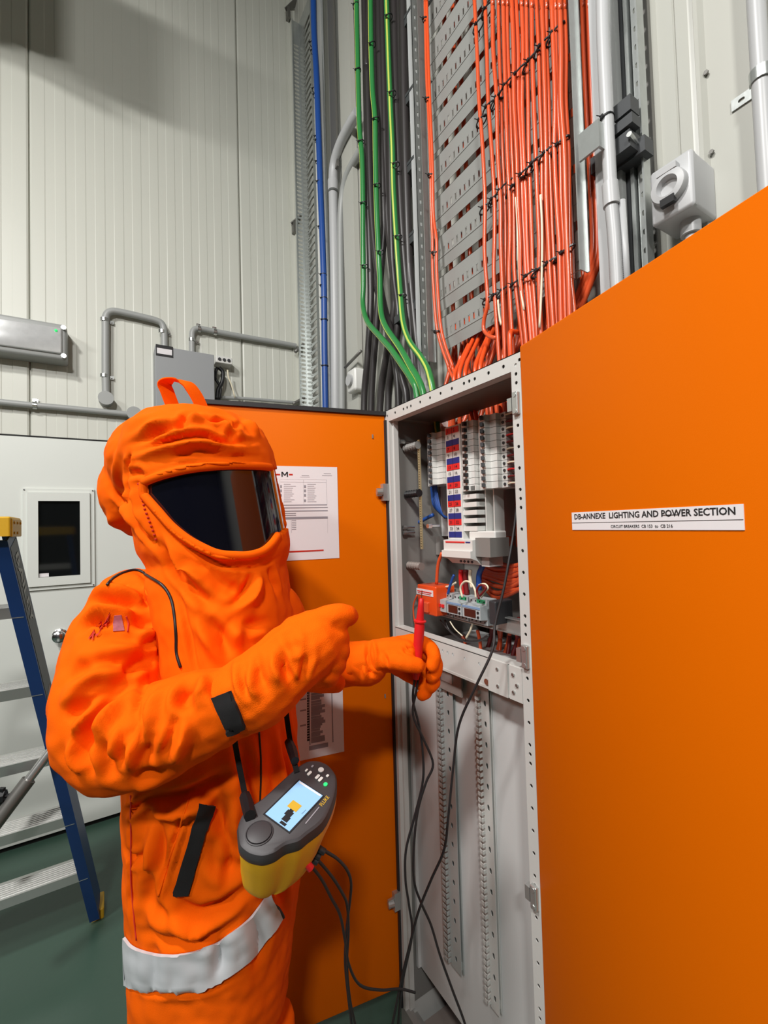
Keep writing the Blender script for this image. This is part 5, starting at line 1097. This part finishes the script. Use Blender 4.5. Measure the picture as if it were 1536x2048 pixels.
SH = [
 W([(222,512),(320,490),(400,460),(560,420),(700,405),(790,432),(860,442),(960,440),(1050,432)], .0055, -.011, c2), W([(240,540),(400,490),(560,450),(700,440),(820,470),(1000,470)], .010, .008, c2),
 W([(215,470),(330,420),(430,370),(540,350),(610,345)], .008, -.009, c2), W([(300,400),(380,345),(480,330),(560,350)], .010, .007, c2), W([(560,350),(580,290),(600,260)], .006, -.008, c2), W([(600,350),(640,300),(720,290)], .010, .007, c2),
 W([(650,275),(720,288),(760,305),(830,312),(870,350),(890,352),(940,305)], .005, -.011, c2), W([(780,330),(840,345),(890,380),(960,420)], .010, .008, c2), W([(880,360),(870,400),(880,430)], .007, -.007, c2), W([(960,300),(1000,350),(1040,420)], .010, .006, c2),
 W([(400,430),(480,380),(560,390),(700,370),(800,400)], .010, .007, c2), W([(500,530),(640,490),(760,500),(900,490)], .005, -.005, c2), W([(480,560),(560,520),(700,530),(900,530),(1060,530)], .004, -.004, c2),
 W([(330,690),(400,655),(500,625),(620,598),(760,583),(900,578),(1040,583),(1092,600)], .004, .005, c2),
 W([(330,700),(335,760),(420,880),(500,970),(600,1050),(700,1105),(790,1140),(900,1150),(990,1148),(1070,1122),(1130,1070),(1155,1010)], .005, .006, c2),
 W([(430,960),(520,1050),(640,1130),(780,1190),(900,1215),(1040,1210),(1160,1150)], .004, -.006, c2), W([(300,700),(230,800),(280,920),(350,1030),(420,1080)], .006, -.006, c2), W([(215,640),(240,560),(240,520)], .006, -.010, c2),
 W([(212,645),(228,700),(245,800),(290,900),(330,990),(360,1050)], .006, -.012, c2), W([(260,640),(270,730),(300,830),(360,950),(400,1040)], .008, .008, c2), W([(215,650),(290,630),(330,660)], .006, -.007, c2),
 W([(135,730),(190,780),(240,830)], .007, -.008, c2), W([(200,800),(250,880),(300,960)], .014, .008, c2), W([(140,880),(150,960),(250,1040)], .012, .006, c2), W([(180,480),(170,600),(150,700)], .010, .006, c2),
 # bib
 W([(400,1040),(470,1130),(540,1230),(620,1330),(700,1420),(760,1500)], .009, -.014, c2), W([(460,1060),(560,1180),(680,1290),(800,1360)], .014, .010, c2), W([(720,1240),(800,1300),(900,1350),(960,1330)], .012, -.009, c2),
 W([(1010,1240),(980,1320),(930,1400),(850,1460)], .007, -.010, c2), W([(1040,1240),(1020,1330),(980,1420),(900,1490)], .012, .009, c2), W([(560,1260),(640,1380),(720,1480),(820,1530)], .012, .008, c2), W([(1100,1200),(1130,1290),(1160,1400)], .008, -.008, c2),
 ([(408,1230),(440,1270),(470,1310)], .010, -.009), ([(500,1240),(470,1270),(480,1310)], .010, .007), ([(540,1240),(500,1250),(470,1240)], .010, -.008), ([(370,1200),(410,1270),(440,1330)], .010, .007), ([(357,1180),(370,1240),(385,1310),(400,1360)], .005, -.005),
]
V = fine(V, me, .0030, 20, 2); V = fine(V, me, .0016, 50, 12)
px_, py_ = project(V); msk = inpoly(px_, py_, VP); front = (V-np.array(at(418, 1000, .89)))@np.array(DH) < .06; msk &= front
V2 = sculpt(V, me, SH)
cenv = np.array([VC.x, VC.y])[None, :]-np.array([RH.x, RH.y])[None, :]*(TILT*(V2[:, 2]-VC.z))[:, None]; rad = V2[:, :2]-cenv; rl = np.linalg.norm(rad, axis=1)
tgt = np.where(msk, np.minimum(rl, VR-.008), rl); V2[:, :2] = cenv+rad/rl[:, None]*tgt[:, None]
bvH = bvh_of(V2, me); HD = final('hood', V2, me, 'suit', PER)
# visor: curved sheet of one radius, cut to the opening
cols = []; ths = np.radians(np.arange(-196, 62, 3.0)); zz_ = np.linspace(zb_h-.03, zt_+.03, 140)
for th in ths:
    P = np.array([vpt(th, z, VR) for z in zz_]); a_, b_ = project(P); ins = inpoly(a_, b_, VP); q = P-NPC
    facing = (Vector((math.cos(th)*RH.x+math.sin(th)*DH.x, math.cos(th)*RH.y+math.sin(th)*DH.y, 0))).dot(CC-Vector(P[70])) > 0
    cols.append((zz_[ins].max(), zz_[ins].min()) if ins.any() and facing else None)
val = [i for i, c in enumerate(cols) if c]; i0, i1 = val[0], val[-1]; last = cols[i1]; mid_ = (last[0]+last[1])/2
full = [(ths[i], *cols[i]) for i in range(i0, i1+1) if cols[i]]
for k in range(1, 12): s_ = 1-k/12; full.append((ths[i1]+k*math.radians(3), mid_+(last[0]-mid_)*s_**.5, mid_-(mid_-last[1])*s_**.5))
m = MB(); R_ = []
for th, a, b in full: a += .010; b -= .010; R_.append([vpt(th, b+(a-b)*k/10, VR) for k in range(11)]+[vpt(th, b+(a-b)*k/10, VR-.003) for k in range(10, -1, -1)])
m.loft(R_); VS = obj('visor', m, 'visor', PER, smooth=40); VS['label'] = 'dark glossy curved visor'
def cyl_hit(px, py, r):
    d = ray(px, py); ox, oy = CC.x-VC.x, CC.y-VC.y; A = d.x**2+d.y**2; B = 2*(ox*d.x+oy*d.y); c = ox*ox+oy*oy-r*r; D = B*B-4*A*c
    t = (-B-math.sqrt(max(D, 0)))/(2*A); return CC+d*t
def cyl_hit(px, py, r):
    d = ray(px, py); c_ = Vector((VC.x, VC.y, 0)); h = CC+d*.8
    for _ in range(6):
        c_ = vcen(h.z); ox, oy = CC.x-c_.x, CC.y-c_.y; A = d.x**2+d.y**2; B = 2*(ox*d.x+oy*d.y); c = ox*ox+oy*oy-r*r; D = B*B-4*A*c; h = CC+d*((-B-math.sqrt(max(D, 0)))/(2*A))
    return h
rimp = [cyl_hit(p.x, p.y, VR+.004) for p in smoothpts([Vector((*q, 0)) for q in VP[:8]], 5)]+[cyl_hit(p.x, p.y, VR+.004) for p in smoothpts([Vector((*q, 0)) for q in VP[11:]+VP[:1]], 5)]
k8 = 36
for nm, seg in (('brow_rim', rimp[:k8]), ('visor_rim', rimp[k8:]+rimp[:1])):
    m = MB(); m.tube(seg, .0078, 10); obj(nm, m, 'suit', HD, smooth=True)
class Both:
    def __init__(s_, *b): s_.b = b
    def ray_cast(s_, o_, d_):
        h = [x for x in (b.ray_cast(o_, d_) for b in s_.b) if x[0] is not None]
        return min(h, key=lambda x: x[3]) if h else (None, None, None, None)
surf_tube('armhole_edge_shade', Both(bvJ, bvH), [(214,1171),(228,1156),(250,1145),(275,1141),(302,1155),(327,1172),(343,1199),(350,1235),(353,1273),(354,1306),(362,1335)], .0026, 'black', HD)  # black tube paints in the dark shading along the bib edge
# hood loop, snaps
hp = [(352, 826, .905), (343, 806, .90), (334, 782, .895), (329, 770, .892), (333, 764, .89), (345, 761, .892), (360, 763, .90), (376, 770, .905), (388, 784, .91), (398, 802, .915), (408, 826, .92)]
P = smoothpts([at(*p) for p in hp], 4); m = MB(); R_ = []
for i, p in enumerate(P):
    t = (P[min(i+1, len(P)-1)]-P[max(i-1, 0)]).normalized(); wv = (DH*.85+RH*.6+Z*.1); wv = (wv-t*wv.dot(t)).normalized(); u = t.cross(wv); R_.append([p+wv*.0145+u*.0012, p-wv*.0145+u*.0012, p-wv*.0145-u*.0012, p+wv*.0145-u*.0012])
m.loft(R_); obj('carrying_loop', m, 'suit', HD, smooth=30)
m = MB()
for k in range(14):
    a, b = [(300+ (k*3.2), 975+k*9.0)][0]
    h, n_ = hit(bvH, *c2(300+k*6 if k < 6 else 336+(k-6)*10, 700+k*26))
    if h is not None: m.sphere(h+n_*.001, .0022, 6, 4)
obj('snap_row', m, 'inkred', HD)

# ---- gloves
def glove(lab, build, voxel=.0032, strokes=(), fine_a=.0012):
    m = MB(); build(m); V, me = remesh(m, voxel, 5); V = fine(V, me, fine_a, 60, 4); V = sculpt(V, me, strokes); bv = bvh_of(V, me); o = final('glove', V, me, 'glove', PER, lab); return o, bv
def gr(m):      # right hand, pointing towards the right
    capsule(m, [(486, 1392, .695, .058), (515, 1378, .695, .061), (548, 1350, .70, .058)])                 # gauntlet cuff
    capsule(m, [(548, 1350, .70, .056), (590, 1312, .71, .056), (625, 1290, .72, .050)])
    capsule(m, [(600, 1278, .72, .040), (640, 1252, .725, .030), (668, 1246, .73, .024)])
    capsule(m, [(640, 1245, .722, .024), (668, 1232, .725, .0205), (690, 1230, .735, .0185), (697, 1233, .755, .017)])             # index, pointing
    for k, (kx, ky) in enumerate(((650, 1270), (652, 1296), (646, 1322), (634, 1345))):
        r = .021-.0012*k
        capsule(m, [(kx-30, ky-2, .722, r), (kx+14, ky, .722, r), (kx+26, ky+8, .740, r*.95), (kx+12, ky+12, .765, r*.85), (kx-12, ky+10, .765, r*.8)])
    capsule(m, [(600, 1350, .745, .024), (640, 1362, .765, .020), (672, 1366, .775, .017)])
    blob(m, 630, 1308, .735, .042, .030, .056)
c4 = lambda x, y: (400+x/2.954, 1160+y/2.954)
G1, bvG = glove('orange glove, pointing', gr, strokes=[W([(330,440),(350,560),(400,680)], .006, -.007, c4), W([(480,420),(500,520),(560,640)], .006, -.008, c4), W([(520,300),(560,380),(620,440),(600,560)], .008, -.006, c4), W([(640,440),(620,540),(600,600)], .006, -.006, c4), W([(230,520),(250,620),(280,680)], .005, -.006, c4),
   W([(290,540),(300,640),(330,700)], .005, .005, c4), W([(420,420),(440,540),(470,640)], .007, .006, c4), W([(200,420),(220,560),(260,720)], .007, .004, c4), W([(560,330),(600,420),(650,470)], .008, .005, c4)])
def gl(m):      # left hand, gripping the probe
    capsule(m, [(700, 1322, .985, .043), (738, 1318, .98, .040), (758, 1315, .975, .037)])
    capsule(m, [(752, 1312, .975, .036), (785, 1306, .97, .034), (808, 1304, .965, .028)]); blob(m, 790, 1310, .975, .036, .030, .040)
    capsule(m, [(765, 1318, .955, .022), (795, 1322, .940, .020), (818, 1328, .935, .019), (834, 1331, .935, .017)])                 # thumb in front of the probe
    capsule(m, [(795, 1290, .985, .020), (828, 1284, .985, .018), (856, 1292, .975, .0165), (868, 1312, .962, .0155), (864, 1332, .955, .014)])  # index
    capsule(m, [(800, 1302, .995, .019), (836, 1300, .995, .018), (866, 1316, .985, .0165), (872, 1338, .970, .0155), (864, 1354, .962, .014)])  # middle
    capsule(m, [(798, 1322, .995, .018), (830, 1330, .998, .017), (858, 1344, .99, .016), (868, 1362, .978, .015), (862, 1374, .970, .0135)])    # ring
    capsule(m, [(794, 1336, .99, .017), (822, 1352, .995, .016), (845, 1368, .988, .0155), (852, 1384, .978, .014), (844, 1390, .970, .013)])    # little
G2, bvG2 = glove('orange glove, gripping the probe', gl, strokes=[([(738, 1284), (736, 1310), (744, 1345)], .005, -.006), ([(748, 1282), (752, 1305), (756, 1345)], .004, .004), ([(812, 1288), (818, 1296), (824, 1300)], .0035, -.005), ([(806, 1292), (812, 1302), (822, 1308)], .0035, -.004), ([(762, 1300), (772, 1320), (774, 1340)], .005, -.004)])

class Two:
    def ray_cast(s_, o_, d_):
        a, b = bvJ.ray_cast(o_, d_), bvG.ray_cast(o_, d_)
        if a[0] is None: return b
        if b[0] is None: return a
        return a if a[3] < b[3] else b
vp_ = patch('cuff_strap', Two(), quad([(430, 1394), (466, 1380), (492, 1448), (462, 1464)], 12, 16), .006, .003, 'velcro', JK); vp_['label'] = 'black cuff strap'
# ---- red probe held in the left hand
pa, pb = at(843, 1196, .955), at(832, 1358, .962)
ax = (pb-pa).normalized(); L_ = (pb-pa).length
PB = thing('test_probe', 'red test probe held upright in the left glove', 'test probe', pb)
fr = [(0, .0022), (.02, .0055), (.10, .0065), (.26, .0085), (.275, .0085)]
m = MB(); m.tube([pa+ax*L_*t for t, r in fr], [r for t, r in fr], 14); m.tube([pa+ax*L_*.268, pa+ax*L_*.275, pa+ax*L_*.29, pa+ax*L_*.30], [.009, .0135, .0135, .010], 16)
fr = [(.29, .0095), (.34, .011), (.55, .0108), (.75, .0098), (.92, .0092), (1.0, .006)]; m.tube([pa+ax*L_*t for t, r in fr], [r for t, r in fr], 16); obj('probe_body', m, 'red', PB, smooth=50)
obj('metal_tip', mb_('tube', [pa-ax*.016, pa+ax*.002], .0011, 8), 'chrome', PB)

# ---- meter hanging on the chest
MC = at(572, 1612, .66); mn = (CR*.05+CU*.92-CF*.38).normalized()
def mp(px, py): return onpl(px, py, MC, mn)
mx = (mp(640, 1560)-mp(515, 1668)).normalized(); my = mn.cross(mx)
ME = thing('test_meter', 'yellow and dark grey test meter with lit screen, hung on black straps', 'test meter', MC-mn*.1)
out = [(473,1657),(476,1690),(484,1702),(497,1711),(511,1715),(526,1716),(548,1709),(570,1694),(597,1686),(615,1672),(646,1647),(663,1615),(672,1585),(674,1563),(671,1545),(659,1530),(646,1523),(633,1520),(615,1522),(595,1534),(564,1561),(526,1596),(497,1616),(480,1635)]
fc = [mp(*p) for p in out]; fcs = smoothpts(fc+[fc[0]], 3)[:-1]; cen = sum(fcs, Vector())/len(fcs)
sc = lambda s, d: [cen+(p-cen)*s-mn*d for p in fcs]
lobe = mp(515, 1668)
m = MB(); m.loft([sc(.90, -.0035), sc(.965, -.001), sc(1.0, .006), sc(1.0, .016), sc(.985, .018)]); obj('face_housing', m, 'meterdark', ME, smooth=35)
def sc2(s, d, k): # lower body shrinks towards the big lobe
    o_ = []
    for p in fcs:
        q = p-lobe; o_.append(lobe+mx*q.dot(mx)*(1-(1-s)*2.2)+my*q.dot(my)*(s+.0)-mn*d-CR*k)
    return o_
m = MB(); m.loft([sc(.985, .018), sc(.99, .03), sc2(.965, .045, .001), sc2(.93, .070, .003), sc2(.89, .090, .006), sc2(.86, .101, .008), sc2(.81, .107, .009), sc2(.72, .110, .010)]); obj('body', m, 'meteryellow', ME, smooth=45)
scr = [mp(*p) for p in ((531, 1632), (579, 1667), (642, 1594), (599, 1565))]
su = (scr[3]-scr[0]); sv = (scr[1]-scr[0]); so = scr[0]+mn*.0036
def sq_(m, u0, u1, v0, v1, n0, n1): m.prism([so+su*u0+sv*v0+mn*n0, so+su*u1+sv*v0+mn*n0, so+su*u1+sv*v1+mn*n0, so+su*u0+sv*v1+mn*n0], mn*(n1-n0))
m = MB(); sq_(m, -.03, 1.02, -.06, 1.05, -.001, .0006); obj('screen_bezel', m, 'black', ME)
m = MB(); sq_(m, 0, 1, 0, 1, .0, .0012); SCN = obj('screen', m, 'screen', ME); SCN['label'] = 'lit pale blue screen'
m = MB(); sq_(m, .38, .56, .35, .72, .0012, .0015); obj('screen_icon', m, 'iconyellow', SCN)
m = MB(); sq_(m, .10, .22, .52, .74, .0012, .0015); sq_(m, .22, .34, .46, .70, .0012, .0016); sq_(m, .33, .38, .50, .64, .0012, .0016); sq_(m, .02, .08, .56, .78, .0012, .0016); obj('screen_drawing', m, 'black', SCN)
m = MB(); sq_(m, .95, .99, .05, .95, .0012, .0015); obj('screen_bar', m, 'paper', SCN)
tu, tv = su.normalized(), -sv.normalized()
text('Home', .0022, so+su*.42+sv*.93+mn*.0014, tu, tv, 'ink', SCN, name='screen_text')
bL = mp(641, 1617); text('FLUKE', .0058, mp(644, 1617)+mn*.0042, (mp(657, 1601)-mp(644, 1617)).normalized(), tv, 'iconyellow', ME, name='brand_lettering', bold=.01, width=(mp(658, 1600)-mp(642, 1617)).length)
m = MB(); a = mp(611, 1651)+mn*.004; b = mp(638, 1618)+mn*.004; m.obox((a+b)/2, (b-a).normalized(), tv, mn, (b-a).length/2, .0008, .0002); obj('small_print', m, 'inkgrey', ME)
def btn(px, py, ru, rv, mt, name='button', rnd=False):
    c = mp(px, py)+mn*.0042; m = MB(); n = 14
    m.loft([[c+tu*math.copysign(abs(math.cos(q))**(1 if rnd else .4), math.cos(q))*ru+tv*math.copysign(abs(math.sin(q))**(1 if rnd else .4), math.sin(q))*rv+mn*h for q in (2*math.pi*i/n for i in range(n))] for h in (0, .0015)]); return obj(name, m, mt, ME)
btn(642, 1544, .0042, .0045, 'whitep', 'round_button', True)
for (px, py) in ((619, 1551), (635, 1558), (641, 1563)): btn(px, py, .0042 if px > 620 else .004, .0022, 'whitep')
btn(613, 1545, .0025, .0014, 'whitep'); btn(655, 1556, .0022, .0018, 'whitep'); btn(625, 1537, .002, .0014, 'inkgrey'); btn(651, 1573, .0030, .0030, 'led', 'green_button', True)
c = mp(519, 1670)+mn*.003; m = MB(); n = 28
m.loft([[c+tu*math.cos(2*math.pi*i/n)*r+tv*math.sin(2*math.pi*i/n)*r+mn*h for i in range(n)] for r, h in ((.0180, 0), (.0180, .002), (.0168, .0025), (.0155, .0008), (.0155, .0035), (.010, .005), (.001, .0052))]); obj('rotary_dial', m, 'meterdark', ME, smooth=30)
# test sockets and their leads
m = MB(); a = at(606, 1716, .66); m.tube([a, a+(CR*.6-CU*.8)*.020], .0055, 12); rp = obj('red_plug', m, 'red', ME, smooth=50)
m = MB()
for (px, py) in ((612, 1710), (617, 1700), (626, 1690)): a = at(px, py, .675); m.tube([a-(CR*.6-CU*.4)*.012, a+(CR*.8-CU*.5)*.022], .0050, 10)
obj('plug', m, 'rubber', ME, smooth=50)
def mlead(lab, pts, r=.0026): tag(obj('test_lead', mb_('tube', smoothpts([at(*p) for p in pts], 6), r, 8), 'rubber', smooth=True), lab, 'cable')
mlead('black lead from the meter, the top one looping furthest right', [(630, 1688, .68), (650, 1702, .70), (675, 1718, .74), (694, 1740, .78), (702, 1765, .80), (700, 1800, .83), (694, 1850, .86), (690, 1920, .88), (696, 1990, .9), (704, 2060, .9), (706, 2120, .9)])
mlead('black lead from the meter, middle one', [(618, 1704, .68), (640, 1725, .71), (665, 1755, .76), (684, 1785, .79), (694, 1810, .81), (697, 1860, .84), (694, 1930, .86), (700, 2000, .88), (712, 2060, .9), (716, 2120, .9)])
mlead('black lead from the meter, lowest and leftmost', [(608, 1718, .67), (625, 1735, .70), (645, 1762, .75), (662, 1795, .78), (680, 1830, .80), (690, 1880, .83), (698, 1930, .85), (720, 1970, .9), (760, 1980, .95), (800, 1978, .98), (830, 1985, 1.0)])
# carrying straps
def strap(lab, pts, w_, th=.0012):
    P = smoothpts([at(*p) for p in pts], 4); m = MB(); R_ = []
    for i, p in enumerate(P):
        t = (P[min(i+1, len(P)-1)]-P[max(i-1, 0)]).normalized(); wv = (CR-t*CR.dot(t)).normalized(); u = t.cross(wv); R_.append([p+wv*w_+u*th, p-wv*w_+u*th, p-wv*w_-u*th, p+wv*w_-u*th])
    m.loft(R_); o = obj('strap', m, 'velcro', ME); o['label'] = lab; return o
s1 = strap('left black strap', [(466, 1455, .70), (470, 1485, .715), (478, 1530, .72), (488, 1580, .69), (496, 1625, .64)], .0042)
s2 = strap('right black strap', [(566, 1360, .78), (570, 1405, .765), (577, 1460, .755), (585, 1510, .73), (594, 1545, .705)], .0042)
m = MB(); m.tube([at(490, 1592, .68), at(496, 1612, .66), at(500, 1632, .635)], [.0085, .0095, .0085], 8); obj('clip', m, 'black', s1, smooth=40)
m = MB(); m.tube([at(577, 1482, .75), at(584, 1500, .735), at(590, 1522, .71)], [.0070, .0085, .0070], 8); obj('clip', m, 'black', s2, smooth=40)
obj('snap', mb_('sphere', at(571, 1412, .762), .006, 8, 6), 'chrome', s2, smooth=True)

# ------------------------------------------------------------------ labels that tell repeats apart
def ordinals(group, key, first, last, mid, fmt='%s, %s'):
    L_ = sorted([o for o in bpy.data.objects if o.get('group') == group], key=key); n = len(L_)
    w_ = ['', 'second', 'third', 'fourth', 'fifth', 'sixth', 'seventh', 'eighth', 'ninth', 'tenth', 'eleventh', 'twelfth', 'thirteenth', 'fourteenth']
    for i, o in enumerate(L_): o['label'] = fmt % (o['label'], first if i == 0 else last if i == n-1 else w_[i]+' '+mid)
bpy.context.view_layer.update()
for g in sorted({o.get('group') for o in bpy.data.objects if o.get('group') and o['group'].startswith('ties')}):
    ordinals(g, lambda o: -o.location.z, 'topmost', 'lowest', 'from the top')
for g in ('orange cables behind the slotted tray', 'orange cables sweeping right', 'blue wires below the left-hand breakers', 'cables dropping at the right of the modules', 'rear wires of the right-hand breakers', 'orange cables in the tangle above the cabinet', 'wires behind the right post'):
    if g.startswith('orange cables sw') or g.startswith('rear'): ordinals(g, lambda o: -(o.location.z), 'topmost', 'lowest', 'from the top')
    else: ordinals(g, lambda o: -(o.location.y), 'leftmost', 'rightmost', 'from the left')
for o in bpy.data.objects:
    if o.get('label'): o['label'] = o['label'].replace('black cable tie around the orange cables left of centre', 'black cable tie on the orange cables left of centre')
    if o.get('label') and len(o['label'].split()) > 16: print('LONG', len(o['label'].split()), o['label'])
